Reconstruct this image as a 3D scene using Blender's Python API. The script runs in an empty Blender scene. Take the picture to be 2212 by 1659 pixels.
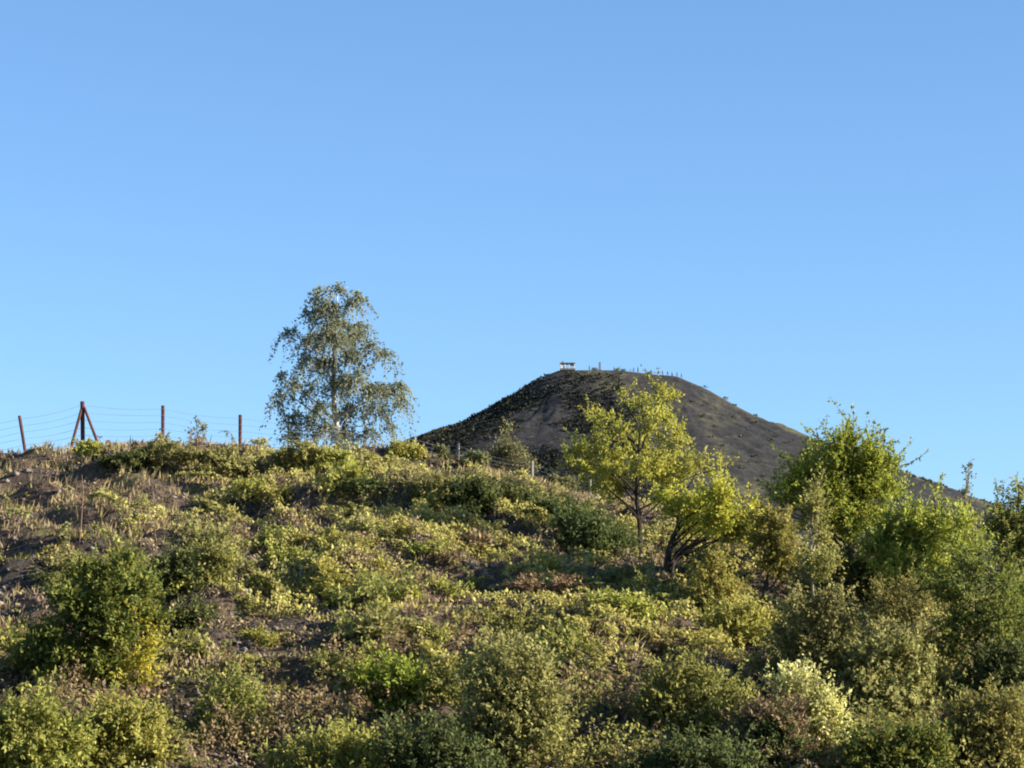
import bpy, math
import numpy as np
from mathutils import Vector

# ------------------------------------------------------------------ camera, sky, sun, exposure
SC = bpy.context.scene
COL = SC.collection
R = math.radians
FOV = R(20.0)
PW, PH = 2212.0, 1659.0                       # measuring frame used for the survey of the photograph
F = PW / 2 / math.tan(FOV / 2)
V_HOR = 1759.0                                # row of the true horizon (below the frame)
PITCH = math.atan((V_HOR - PH / 2) / F)
CAM_Z = 1.6

cam = bpy.data.cameras.new('camera')
cam.angle = FOV
cam.clip_start = 0.5
cam.clip_end = 30000
cam_o = bpy.data.objects.new('camera', cam)
COL.objects.link(cam_o)
cam_o.location = (0, 0, CAM_Z)
cam_o.rotation_euler = (R(90) + PITCH, 0, 0)
SC.camera = cam_o

SUN_EL = R(21.0)
SUN_AZ = R(11.0)                              # degrees from due right (+X) towards the camera side
SUN = np.array([math.cos(SUN_EL) * math.cos(SUN_AZ), -math.cos(SUN_EL) * math.sin(SUN_AZ), math.sin(SUN_EL)])

W = bpy.data.worlds.new('World')
SC.world = W
W.use_nodes = True
nt = W.node_tree
bg = nt.nodes['Background']
sky = nt.nodes.new('ShaderNodeTexSky')
sky.sky_type = 'NISHITA'
sky.sun_disc = False
sky.sun_elevation = SUN_EL
sky.sun_rotation = R(90) + SUN_AZ
sky.altitude = 100
sky.air_density = 1.0
sky.dust_density = 0.0
sky.ozone_density = 5.6
nt.links.new(sky.outputs[0], bg.inputs[0])
bg.inputs[1].default_value = 0.074

sl = bpy.data.lights.new('sun', 'SUN')
sl.energy = 5.0
sl.angle = R(0.5)
sl.color = (1.0, 0.89, 0.72)
so = bpy.data.objects.new('sun', sl)
COL.objects.link(so)
so.location = (60, -20, 60)
so.rotation_euler = Vector(SUN).to_track_quat('Z', 'Y').to_euler()

SC.view_settings.view_transform = 'Standard'
SC.view_settings.look = 'None'
SC.view_settings.exposure = 1.56
SC.view_settings.gamma = 1.0
SC.view_settings.use_curve_mapping = False
SC.cycles.filter_width = 2.0
SC.cycles.max_bounces = 6
SC.cycles.diffuse_bounces = 3
SC.cycles.transmission_bounces = 4
SC.cycles.transparent_max_bounces = 4

# ------------------------------------------------------------------ survey helpers
CP, SP = math.cos(PITCH), math.sin(PITCH)


def px(u, v, Y):
    """World point at depth Y seen at (u, v) of the measuring frame."""
    a = (u - PW / 2) / F
    b = (PH / 2 - v) / F
    d = np.array([a, CP - b * SP, SP + b * CP])
    d = d * (Y / d[1])
    return np.array([d[0], Y, d[2] + CAM_Z])


def vnoise(x, y, seed=0):
    x = np.asarray(x, float); y = np.asarray(y, float)
    xi = np.floor(x).astype(np.int64); yi = np.floor(y).astype(np.int64)
    fx = x - xi; fy = y - yi
    fx = fx * fx * (3 - 2 * fx); fy = fy * fy * (3 - 2 * fy)

    def hsh(a, b):
        n = (a * 374761393 + b * 668265263 + seed * 1442695041) & 0xFFFFFFFF
        n = ((n ^ (n >> 13)) * 1274126177) & 0xFFFFFFFF
        n = n ^ (n >> 16)
        return (n & 0xFFFF) / 65535.0
    a = hsh(xi, yi); b = hsh(xi + 1, yi); c = hsh(xi, yi + 1); d = hsh(xi + 1, yi + 1)
    return (a + (b - a) * fx) * (1 - fy) + (c + (d - c) * fx) * fy


def fbm(x, y, seed=0, oct=4):
    s = 0; amp = 0.5; tot = 0
    for i in range(oct):
        s = s + amp * vnoise(x, y, seed + 17 * i); tot += amp
        x = x * 2.03 + 3.1; y = y * 2.03 - 1.7; amp *= 0.5
    return s / tot - 0.5


def sstep(a, b, x):
    t = np.clip((x - a) / (b - a), 0, 1)
    return t * t * (3 - 2 * t)


# ------------------------------------------------------------------ terrain functions
CREST = [(-700, 1148, 110), (-250, 1038, 112), (0, 1007, 112), (60, 993, 112), (150, 980, 112), (230, 971, 112), (350, 971, 112),
         (430, 978, 112), (520, 990, 112), (640, 997, 112), (760, 997, 111.5), (870, 986, 111), (930, 996, 110.5), (990, 1011, 110), (1080, 1029, 109),
         (1150, 1045, 108), (1275, 1083, 106), (1350, 1097, 104), (1450, 1108, 102), (1550, 1132, 100),
         (1650, 1168, 98), (1800, 1230, 95), (2000, 1305, 92), (2212, 1370, 90), (2600, 1490, 88), (3600, 1690, 86)]
_c = np.array([px(*c) for c in CREST])
_o = np.argsort(_c[:, 0])
CX, CY, CZ = _c[_o, 0], _c[_o, 1], _c[_o, 2]
Y_FOOT = 57.0


def hummock(x, y):
    return fbm((x * 0.90 - y * 0.43) / 2.1, (x * 0.43 + y * 0.90) / 1.15, 9, 3)


def ground_h(x, y):
    x = np.asarray(x, float); y = np.asarray(y, float)
    yc = np.interp(x, CX, CY); zc = np.interp(x, CX, CZ)
    far = np.clip((np.abs(x) - 40) / 60, 0, 1)
    zc = zc * (1 - far)
    t = np.clip((y - Y_FOOT) / (yc - Y_FOOT), 0, 1)
    p = (1.5 * t - 0.5 * t * t)
    tt = np.clip(t / 0.12, 0, 1)
    p = p * (0.55 + 0.45 * tt)
    z = zc * p
    d = np.maximum(y - yc, 0)
    z = np.maximum(z - 0.03 * d - 0.0035 * d * d, -0.5 * sstep(10, 60, d))
    near = sstep(50, 62, y) * (1 - sstep(140, 170, y)) * (1 - sstep(45, 70, np.abs(x)))
    edge = 1 - 0.9 * np.exp(-((t - 1.0) / 0.08) ** 2) * (y > Y_FOOT)
    n = 1.1 * fbm(x / 5.0, y / 3.6, 3, 3) + 2.1 * hummock(x, y) + 0.22 * fbm(x / 0.5, y / 0.4, 12, 2)
    # a worn path just under the crest and a few slumped ledges
    for (t0, wd, a, x0, x1) in ((0.90, 0.012, 0.44, -13, -2), (0.80, 0.012, 0.56, -20, -9), (0.70, 0.014, 0.44, -17, -6), (0.60, 0.014, 0.40, -12, 2)):
        m = sstep(x0 - 2, x0 + 1, x) * (1 - sstep(x1 - 1, x1 + 2, x))
        tt = t + 0.03 * fbm(x / 4.0, x * 0 + t0 * 50, 31, 2)
        z = z + a * m * near * (np.exp(-((tt - t0 - wd) / wd) ** 2) - np.exp(-((tt - t0 + wd) / wd) ** 2))
    return z + n * near * edge * 0.8


_Ys = np.linspace(52, 128, 1900)


def hit(u, v):
    """Where the sight line through (u, v) meets the hillside."""
    p = px(u, v, 1.0) - np.array([0, 0, CAM_Z])
    pts = p[None, :] * _Ys[:, None]
    z = pts[:, 2] + CAM_Z
    g = ground_h(pts[:, 0], _Ys)
    k = np.argmax(z <= g) if np.any(z <= g) else int(np.argmin(np.where(_Ys > 85, z - g, 99)))
    return np.array([pts[k, 0], _Ys[k], float(g[k])])


# slag heap
HY = 1000.0
HC = px(1300, 800, HY)
SEG0, SEG1 = -14.0, 25.0
LP = np.array([(0, 0), (4.8, 2.2), (17.5, 10.4), (33.5, 19.8), (50, 26.2), (70, 34.5), (120, 60), (200, 102), (330, 156), (420, 160)])
RP = np.array([(0, 0), (12.8, 6.4), (27, 15.2), (43, 22.6), (60.6, 30.0), (79.7, 37.6), (99, 45.2), (117, 52.5), (200, 90), (340, 156), (440, 160)])


def heap_h(x, y, detail=True):
    """Height over the plain at (x, y), both measured from the heap's middle."""
    x = np.asarray(x, float); y = np.asarray(y, float)
    cx = np.clip(x, SEG0, SEG1)
    dx = x - cx
    d = np.hypot(dx, y)
    ang = np.arctan2(y, dx + 1e-9)
    fac = np.zeros_like(d)
    for a in (-14, 40, 95, 165, 196, 240, 298):
        fac = np.maximum(fac, np.cos(ang - R(a)))
    dd = d * (0.40 + 0.60 * fac) * (1.0 + 0.02 * np.abs(np.sin(ang)))
    w = 0.5 + 0.5 * dx / (d + 1e-6)
    dr = np.sqrt(dd * dd + 1.5) - 1.22
    drop = (1 - w) * np.interp(dr, LP[:, 0], LP[:, 1]) + w * np.interp(dr, RP[:, 0], RP[:, 1])
    top = HC[2] - 2.2 * sstep(0, 30, cx)
    z = top - drop
    if detail:
        k = sstep(3, 40, d)
        z = z + k * (2.0 * fbm(ang * 6, d * 0.03, 41, 3) + 0.8 * fbm(ang * 22, d * 0.05, 43, 3) + 1.6 * fbm(ang * 3, (d + ang * 14) * 0.16, 45, 3)) + (0.25 + 0.9 * k) * fbm(x / 6, y / 6, 44, 4)
        # old haul track slanting down the flank
        tr = d - (18 + (ang + 1.2) * 42)
        z = z + 0.8 * np.exp(-(tr / 2.0) ** 2) * k * (np.abs(ang + 0.65) < 0.62)
    return np.maximum(z, -3)


def heap_pt(u, dy=-2.0):
    x = px(u, 800, HY + dy)[0]
    return np.array([x, HY + dy, float(heap_h(x - HC[0], dy))])


# ------------------------------------------------------------------ mesh helpers
def mesh_from(name, V, Fc, mats, mi=None, smooth=False):
    """V (n,3); Fc (m,k) all faces with k corners."""
    V = np.ascontiguousarray(V, np.float32); Fc = np.ascontiguousarray(Fc, np.int32)
    me = bpy.data.meshes.new(name)
    n, (m, k) = len(V), Fc.shape
    me.vertices.add(n); me.vertices.foreach_set('co', V.ravel())
    me.loops.add(m * k); me.loops.foreach_set('vertex_index', Fc.ravel())
    me.polygons.add(m)
    me.polygons.foreach_set('loop_start', np.arange(m, dtype=np.int32) * k)
    me.polygons.foreach_set('loop_total', np.full(m, k, np.int32))
    if smooth:
        me.polygons.foreach_set('use_smooth', np.ones(m, bool))
    for x in (mats if isinstance(mats, (list, tuple)) else [mats]):
        me.materials.append(x)
    if mi is not None:
        me.polygons.foreach_set('material_index', np.ascontiguousarray(mi, np.int32))
    me.update(calc_edges=True)
    return me


def link(name, me, parent=None, loc=None):
    o = bpy.data.objects.new(name, me)
    COL.objects.link(o)
    if parent is not None:
        o.parent = parent
    if loc is not None:
        o.location = loc
    return o


def thing(name, label, cat, loc=(0, 0, 0), group=None):
    o = bpy.data.objects.new(name, None)
    COL.objects.link(o)
    o.location = [float(c) for c in loc]
    o.empty_display_size = 0.2
    return tag(o, label, cat, group)


def tag(o, label, cat, group=None):
    o['label'] = label; o['category'] = cat
    if group:
        o['group'] = group
    return o


def norm(a):
    return a / (np.linalg.norm(a, axis=-1, keepdims=True) + 1e-9)


class MB:
    """Collects quads of boxes and tubes for one mesh."""
    def __init__(s):
        s.v = []; s.f = []; s.n = 0

    def add(s, V, Fq):
        s.v.append(np.asarray(V, float)); s.f.append(np.asarray(Fq, int) + s.n); s.n += len(V)

    def tube(s, pts, rad, sides=7, cap=True):
        pts = np.asarray(pts, float)
        k = len(pts)
        rad = np.broadcast_to(np.asarray(rad, float), (k,))
        tan = norm(np.gradient(pts, axis=0))
        ref = np.array([0.31, 0.95, 0.05]) if abs(tan[0][2]) > 0.8 else np.array([0.05, 0.1, 1.0])
        a = norm(np.cross(tan, ref)); b = np.cross(tan, a)
        th = np.linspace(0, 2 * np.pi, sides, endpoint=False)
        ring = pts[:, None, :] + rad[:, None, None] * (np.cos(th)[None, :, None] * a[:, None, :] + np.sin(th)[None, :, None] * b[:, None, :])
        V = ring.reshape(-1, 3)
        f = []
        for i in range(k - 1):
            for j in range(sides):
                j2 = (j + 1) % sides
                f.append((i * sides + j, i * sides + j2, (i + 1) * sides + j2, (i + 1) * sides + j))
        if cap:
            V = np.vstack([V, pts[:1], pts[-1:]])
            n0 = k * sides
            for e, base in ((n0, 0), (n0 + 1, (k - 1) * sides)):
                for j in range(0, sides, 1):
                    j2 = (j + 1) % sides
                    f.append((e, base + j, base + j2, base + j2))
        s.add(V, f)
        return s

    def box(s, c, h, rot=None):
        c = np.asarray(c, float); h = np.asarray(h, float)
        V = np.array([(x, y, z) for x in (-1, 1) for y in (-1, 1) for z in (-1, 1)], float) * h
        if rot is not None:
            V = V @ np.asarray(rot).T
        s.add(V + c, [(0, 1, 3, 2), (4, 6, 7, 5), (0, 4, 5, 1), (2, 3, 7, 6), (0, 2, 6, 4), (1, 5, 7, 3)])
        return s

    def mesh(s, name, mat, smooth=False):
        V = np.vstack(s.v); Fq = np.vstack(s.f)
        me = bpy.data.meshes.new(name)
        faces = [tuple(dict.fromkeys(q)) for q in Fq.tolist()]
        me.from_pydata(V.tolist(), [], faces)
        me.materials.append(mat)
        if smooth:
            me.polygons.foreach_set('use_smooth', np.ones(len(me.polygons), bool))
        me.update()
        return me

    def build(s, name, mat, parent=None, smooth=False, loc=None):
        return link(name, s.mesh(name, mat, smooth), parent, loc)


def tubes_vec(P, rad, sides=3):
    """P (n,k,3) many thin tubes at once -> V, quads."""
    n, k, _ = P.shape
    tan = norm(P[:, -1] - P[:, 0])
    a = norm(np.cross(tan, np.array([0.3, 0.5, 0.81])[None])); b = np.cross(tan, a)
    th = np.linspace(0, 2 * np.pi, sides, endpoint=False)
    off = np.cos(th)[None, :, None] * a[:, None, :] + np.sin(th)[None, :, None] * b[:, None, :]
    V = P[:, :, None, :] + rad[:, :, None, None] * off[:, None, :, :]
    base = (np.arange(n) * k * sides)[:, None, None]
    i = np.arange(k - 1)[None, :, None] * sides
    j = np.arange(sides)[None, None, :]; j2 = (j + 1) % sides
    q = np.stack([base + i + j, base + i + j2, base + i + sides + j2, base + i + sides + j], -1)
    return V.reshape(-1, 3), q.reshape(-1, 4)


def leaves(P, D, N, L, Wd, fold=0.15):
    """One four-cornered leaf per point."""
    n = len(P)
    D = norm(D); S = norm(np.cross(D, N)); N = np.cross(S, D)
    L = np.broadcast_to(L, (n,))[:, None]; Wd = np.broadcast_to(Wd, (n,))[:, None]
    v0 = P; v2 = P + D * L - N * L * 0.12
    mid = P + D * L * 0.45
    v1 = mid + S * Wd * 0.5 + N * Wd * fold; v3 = mid - S * Wd * 0.5 + N * Wd * fold
    V = np.stack([v0, v1, v2, v3], 1).reshape(-1, 3)
    Fq = np.arange(n * 4).reshape(-1, 4)
    return V, Fq


# ------------------------------------------------------------------ materials
def mat_new(name):
    m = bpy.data.materials.new(name); m.use_nodes = True
    nt = m.node_tree
    for n in list(nt.nodes):
        nt.nodes.remove(n)
    out = nt.nodes.new('ShaderNodeOutputMaterial')
    return m, nt, out


def ramp(nt, cols, fac, pos=None):
    r = nt.nodes.new('ShaderNodeValToRGB')
    e = r.color_ramp.elements
    k = len(cols)
    while len(e) < k:
        e.new(0.5)
    for i, c in enumerate(cols):
        e[i].position = pos[i] if pos else i / (k - 1)
        e[i].color = (*c, 1)
    nt.links.new(fac, r.inputs[0])
    return r.outputs[0]


def noise(nt, scale, detail=4, rough=0.55, vec=None, dist=0.0):
    n = nt.nodes.new('ShaderNodeTexNoise')
    n.inputs['Scale'].default_value = scale; n.inputs['Detail'].default_value = detail
    n.inputs['Roughness'].default_value = rough; n.inputs['Distortion'].default_value = dist
    if vec is not None:
        nt.links.new(vec, n.inputs['Vector'])
    return n.outputs[0]


def mix(nt, fac, a, b):
    m = nt.nodes.new('ShaderNodeMix'); m.data_type = 'RGBA'
    nt.links.new(a, m.inputs['A']); nt.links.new(b, m.inputs['B'])
    if isinstance(fac, float):
        m.inputs['Factor'].default_value = fac
    else:
        nt.links.new(fac, m.inputs['Factor'])
    return m.outputs['Result']


def coords(nt, scale=None, kind='Object'):
    tc = nt.nodes.new('ShaderNodeTexCoord')
    if scale is None:
        return tc.outputs[kind]
    mp = nt.nodes.new('ShaderNodeMapping'); mp.inputs['Scale'].default_value = scale
    nt.links.new(tc.outputs[kind], mp.inputs[0])
    return mp.outputs[0]


def leaf_mat(name, cols, trans=0.4, spec=0.1, clump=0.8):
    m, nt, out = mat_new(name)
    geo = nt.nodes.new('ShaderNodeNewGeometry')
    c1 = ramp(nt, cols, geo.outputs['Random Per Island'])
    # clumps of slightly older or younger foliage
    nz = noise(nt, clump, 2, 0.5, coords(nt))
    hs = nt.nodes.new('ShaderNodeHueSaturation')
    mr = nt.nodes.new('ShaderNodeMapRange')
    mr.inputs['From Min'].default_value = 0.3; mr.inputs['From Max'].default_value = 0.7
    mr.inputs['To Min'].default_value = 0.72; mr.inputs['To Max'].default_value = 1.25
    nt.links.new(nz, mr.inputs[0]); nt.links.new(mr.outputs[0], hs.inputs['Value'])
    oi = nt.nodes.new('ShaderNodeObjectInfo')
    m2 = nt.nodes.new('ShaderNodeMapRange')
    m2.inputs['To Min'].default_value = 0.48; m2.inputs['To Max'].default_value = 0.52
    nt.links.new(oi.outputs['Random'], m2.inputs[0]); nt.links.new(m2.outputs[0], hs.inputs['Hue'])
    nt.links.new(c1, hs.inputs['Color'])
    p = nt.nodes.new('ShaderNodeBsdfPrincipled')
    nt.links.new(hs.outputs[0], p.inputs['Base Color'])
    p.inputs['Roughness'].default_value = 0.55
    p.inputs['Specular IOR Level'].default_value = spec
    t = nt.nodes.new('ShaderNodeBsdfTranslucent')
    nt.links.new(hs.outputs[0], t.inputs['Color'])
    ms = nt.nodes.new('ShaderNodeMixShader'); ms.inputs[0].default_value = trans
    nt.links.new(p.outputs[0], ms.inputs[1]); nt.links.new(t.outputs[0], ms.inputs[2])
    nt.links.new(ms.outputs[0], out.inputs[0])
    return m


def solid_mat(name, cols, scale=3.0, rough=0.85, stretch=(1, 1, 1), bump=0.0, spec=0.2):
    m, nt, out = mat_new(name)
    c = coords(nt, stretch)
    nz = noise(nt, scale, 5, 0.6, c)
    col = ramp(nt, cols, nz, [0.3 + 0.4 * i / (len(cols) - 1) for i in range(len(cols))])
    p = nt.nodes.new('ShaderNodeBsdfPrincipled')
    nt.links.new(col, p.inputs['Base Color'])
    p.inputs['Roughness'].default_value = rough; p.inputs['Specular IOR Level'].default_value = spec
    if bump:
        b = nt.nodes.new('ShaderNodeBump'); b.inputs['Distance'].default_value = bump; b.inputs['Strength'].default_value = 0.8
        nt.links.new(noise(nt, scale * 3, 5, 0.6, c), b.inputs['Height']); nt.links.new(b.outputs[0], p.inputs['Normal'])
    nt.links.new(p.outputs[0], out.inputs[0])
    return m


M = {}
M['birch_leaf'] = leaf_mat('birch_leaf', [(0.125, 0.145, 0.09), (0.20, 0.215, 0.125), (0.28, 0.27, 0.15)], 0.42)
M['yellow_leaf'] = leaf_mat('yellow_leaf', [(0.22, 0.26, 0.05), (0.33, 0.365, 0.065), (0.45, 0.455, 0.09)], 0.45)
M['gold_leaf'] = leaf_mat('gold_leaf', [(0.31, 0.33, 0.05), (0.43, 0.44, 0.06), (0.54, 0.52, 0.085)], 0.45)
M['green_leaf'] = leaf_mat('green_leaf', [(0.13, 0.18, 0.03), (0.23, 0.275, 0.045), (0.37, 0.395, 0.06)], 0.46)
M['mid_leaf'] = leaf_mat('mid_leaf', [(0.14, 0.15, 0.05), (0.24, 0.24, 0.07), (0.38, 0.35, 0.09)], 0.42)
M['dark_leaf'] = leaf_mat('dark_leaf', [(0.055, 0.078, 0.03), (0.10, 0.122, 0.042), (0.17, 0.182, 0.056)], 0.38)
M['olive_leaf'] = leaf_mat('olive_leaf', [(0.17, 0.165, 0.068), (0.275, 0.26, 0.095), (0.40, 0.36, 0.125)], 0.42)
M['lime_leaf'] = leaf_mat('lime_leaf', [(0.23, 0.245, 0.06), (0.37, 0.36, 0.085), (0.50, 0.46, 0.125)], 0.44)
M['autumn_leaf'] = leaf_mat('autumn_leaf', [(0.30, 0.31, 0.05), (0.42, 0.40, 0.06), (0.44, 0.34, 0.06)], 0.42)
M['ochre_leaf'] = leaf_mat('ochre_leaf', [(0.16, 0.16, 0.045), (0.25, 0.225, 0.06), (0.29, 0.225, 0.06)], 0.4)
M['brown_leaf'] = leaf_mat('brown_leaf', [(0.13, 0.09, 0.055), (0.21, 0.15, 0.085), (0.29, 0.21, 0.10)], 0.3)
M['heather'] = leaf_mat('heather', [(0.17, 0.12, 0.09), (0.28, 0.2, 0.14), (0.40, 0.31, 0.19)], 0.3)
M['heap_leaf'] = leaf_mat('heap_leaf', [(0.04, 0.042, 0.024), (0.075, 0.073, 0.04), (0.12, 0.113, 0.06)], 0.3)
M['shade_scrub_leaf'] = leaf_mat('shade_scrub_leaf', [(0.012, 0.015, 0.014), (0.021, 0.024, 0.021), (0.034, 0.036, 0.028)], 0.15, 0.1)  # near-black leaf colour that carries the shade of the heap's left flank
M['trail_leaf'] = leaf_mat('trail_leaf', [(0.30, 0.29, 0.09), (0.42, 0.39, 0.12), (0.54, 0.49, 0.16)], 0.42)
M['bush_leaf'] = leaf_mat('bush_leaf', [(0.07, 0.11, 0.03), (0.13, 0.17, 0.04), (0.26, 0.275, 0.055)], 0.42)
M['fresh_leaf'] = leaf_mat('fresh_leaf', [(0.19, 0.225, 0.055), (0.32, 0.335, 0.08), (0.44, 0.425, 0.11)], 0.44)
M['pale_leaf'] = leaf_mat('pale_leaf', [(0.34, 0.33, 0.10), (0.55, 0.52, 0.19), (0.75, 0.70, 0.34)], 0.35)
M['grey_leaf'] = leaf_mat('grey_leaf', [(0.11, 0.125, 0.06), (0.18, 0.19, 0.085), (0.26, 0.25, 0.11)], 0.35)
M['bark'] = solid_mat('bark', [(0.012, 0.010, 0.010), (0.03, 0.024, 0.02), (0.06, 0.045, 0.035)], 6, 0.9, (1, 1, 0.25), 0.01)
M['pale_bark'] = solid_mat('pale_bark', [(0.10, 0.09, 0.06), (0.19, 0.17, 0.12), (0.26, 0.235, 0.17)], 6, 0.85, (1, 1, 0.3))
M['dead_wood'] = solid_mat('dead_wood', [(0.10, 0.06, 0.04), (0.17, 0.11, 0.075), (0.24, 0.17, 0.12)], 6, 0.85, (1, 1, 0.3))
M['birch_bark'] = solid_mat('birch_bark', [(0.06, 0.055, 0.05), (0.45, 0.42, 0.38), (0.6, 0.57, 0.52)], 5, 0.8, (1, 1, 2.2))
M['post_wood'] = solid_mat('post_wood', [(0.045, 0.018, 0.015), (0.09, 0.036, 0.03), (0.14, 0.06, 0.048)], 8, 0.85, (1, 1, 0.12), 0.004)
M['pale_wood'] = solid_mat('pale_wood', [(0.13, 0.12, 0.10), (0.21, 0.195, 0.17), (0.28, 0.26, 0.23)], 8, 0.85, (1, 1, 0.12), 0.004)
M['wire'] = solid_mat('wire', [(0.25, 0.25, 0.26), (0.4, 0.4, 0.41)], 5, 0.5)
M['rock'] = solid_mat('rock', [(0.34, 0.26, 0.22), (0.5, 0.40, 0.34), (0.58, 0.5, 0.44)], 4, 0.9, bump=0.03)


def ground_mat():
    m, nt, out = mat_new('hillside_soil')
    c = coords(nt)
    big = noise(nt, 0.16, 5, 0.6, c)
    midn = noise(nt, 0.7, 5, 0.6, c)
    fine = noise(nt, 5.0, 5, 0.7, c)
    shale = ramp(nt, [(0.038, 0.033, 0.031), (0.076, 0.064, 0.056), (0.14, 0.115, 0.092)], fine, [0.3, 0.5, 0.7])
    dry = ramp(nt, [(0.09, 0.062, 0.047), (0.17, 0.118, 0.085), (0.27, 0.2, 0.135)], fine, [0.3, 0.5, 0.72])
    moss = ramp(nt, [(0.09, 0.085, 0.04), (0.18, 0.16, 0.07), (0.27, 0.235, 0.10)], fine, [0.3, 0.5, 0.72])
    f1 = ramp(nt, [(0, 0, 0), (1, 1, 1)], big, [0.44, 0.58])
    f2 = ramp(nt, [(0, 0, 0), (1, 1, 1)], midn, [0.54, 0.66])
    col = mix(nt, f2, mix(nt, f1, shale, dry), moss)
    p = nt.nodes.new('ShaderNodeBsdfPrincipled')
    nt.links.new(col, p.inputs['Base Color'])
    p.inputs['Roughness'].default_value = 0.95; p.inputs['Specular IOR Level'].default_value = 0.1
    b = nt.nodes.new('ShaderNodeBump'); b.inputs['Distance'].default_value = 0.3; b.inputs['Strength'].default_value = 1.0
    nt.links.new(noise(nt, 4.0, 7, 0.75, c), b.inputs['Height']); nt.links.new(b.outputs[0], p.inputs['Normal'])
    nt.links.new(p.outputs[0], out.inputs[0])
    return m


def heap_mat():
    m, nt, out = mat_new('heap_shale')
    c = coords(nt)
    cs = coords(nt, (1, 1, 0.35))
    fine = noise(nt, 0.35, 6, 0.68, cs)
    big = noise(nt, 0.022, 5, 0.62, c)
    midn = noise(nt, 0.09, 5, 0.65, cs)
    shale = ramp(nt, [(0.019, 0.0195, 0.0215), (0.032, 0.032, 0.0335), (0.054, 0.0525, 0.0515)], fine, [0.3, 0.5, 0.72])
    grass = ramp(nt, [(0.05, 0.048, 0.028), (0.10, 0.095, 0.053), (0.155, 0.145, 0.08)], fine, [0.3, 0.5, 0.72])
    f1 = ramp(nt, [(0, 0, 0), (1, 1, 1)], big, [0.46, 0.6])
    f2 = ramp(nt, [(0, 0, 0), (1, 1, 1)], midn, [0.42, 0.62])
    mm = nt.nodes.new('ShaderNodeMath'); mm.operation = 'MULTIPLY'
    nt.links.new(f1, mm.inputs[0]); nt.links.new(f2, mm.inputs[1])
    # the flank to the right carries more dry grass
    sx = nt.nodes.new('ShaderNodeSeparateXYZ'); nt.links.new(c, sx.inputs[0])
    mr = nt.nodes.new('ShaderNodeMapRange')
    mr.inputs['From Min'].default_value = 14.0; mr.inputs['From Max'].default_value = 21.0
    mr.inputs['To Min'].default_value = 0.0; mr.inputs['To Max'].default_value = 0.95
    yy = nt.nodes.new('ShaderNodeMath'); yy.operation = 'MULTIPLY_ADD'
    nt.links.new(sx.outputs[0], yy.inputs[0]); yy.inputs[1].default_value = 0.72; nt.links.new(sx.outputs[1], yy.inputs[2])
    nt.links.new(yy.outputs[0], mr.inputs[0])
    mx = nt.nodes.new('ShaderNodeMath'); mx.operation = 'MAXIMUM'
    m3 = nt.nodes.new('ShaderNodeMath'); m3.operation = 'MULTIPLY'
    fl = nt.nodes.new('ShaderNodeMath'); fl.operation = 'MULTIPLY_ADD'
    nt.links.new(f2, fl.inputs[0]); fl.inputs[1].default_value = 0.55; fl.inputs[2].default_value = 0.45
    nt.links.new(mr.outputs[0], m3.inputs[0]); nt.links.new(fl.outputs[0], m3.inputs[1])
    nt.links.new(mm.outputs[0], mx.inputs[0]); nt.links.new(m3.outputs[0], mx.inputs[1])
    col = mix(nt, mx.outputs[0], shale, grass)
    p = nt.nodes.new('ShaderNodeBsdfPrincipled')
    nt.links.new(col, p.inputs['Base Color'])
    p.inputs['Roughness'].default_value = 0.95; p.inputs['Specular IOR Level'].default_value = 0.1
    b = nt.nodes.new('ShaderNodeBump'); b.inputs['Distance'].default_value = 1.2; b.inputs['Strength'].default_value = 0.9
    nt.links.new(noise(nt, 0.3, 7, 0.7, cs), b.inputs['Height']); nt.links.new(b.outputs[0], p.inputs['Normal'])
    nt.links.new(p.outputs[0], out.inputs[0])
    return m


# ------------------------------------------------------------------ ground sheet and heap
def grid_axis(lo, hi, a, b, step, grow=1.18):
    xs = list(np.arange(a, b + 1e-6, step))
    s = step; x = xs[-1]
    while x < hi:
        s *= grow; x += s; xs.append(min(x, hi))
    s = step; x = a; left = []
    while x > lo:
        s *= grow; x -= s; left.append(max(x, lo))
    return np.array(left[::-1] + xs)


gx = grid_axis(-6000, 6000, -27, 27, 0.22)
gy = grid_axis(-300, 12000, 55, 124, 0.2)
GX, GY = np.meshgrid(gx, gy)
GZ = ground_h(GX, GY)
nx, ny = len(gx), len(gy)
ii = (np.arange(ny - 1)[:, None] * nx + np.arange(nx - 1)[None, :]).ravel()
ground = link('ground', mesh_from('ground', np.stack([GX, GY, GZ], -1).reshape(-1, 3),
              np.stack([ii, ii + 1, ii + nx + 1, ii + nx], -1), ground_mat(), smooth=True))
ground['kind'] = 'structure'

nr, na = 190, 420
rr = 470 * (np.linspace(0, 1, nr) ** 1.6)
aa = np.linspace(0, 2 * np.pi, na, endpoint=False)
RR, AA = np.meshgrid(rr, aa, indexing='ij')
ex = 6.5 + RR * np.cos(AA) + 20.5 * np.cos(AA) * np.clip(RR / 25, 0, 1)
ey = RR * np.sin(AA)
EZ = heap_h(ex, ey)
i0 = (np.arange(nr - 1)[:, None] * na + np.arange(na)[None, :]).ravel()
i1 = (np.arange(nr - 1)[:, None] * na + (np.arange(na)[None, :] + 1) % na).ravel()
heap = link('slag_heap', mesh_from('slag_heap', np.stack([ex, ey, EZ], -1).reshape(-1, 3),
            np.stack([i0, i0 + na, i1 + na, i1], -1), heap_mat(), smooth=True), loc=(HC[0], HY, 0))
heap['kind'] = 'structure'

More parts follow.
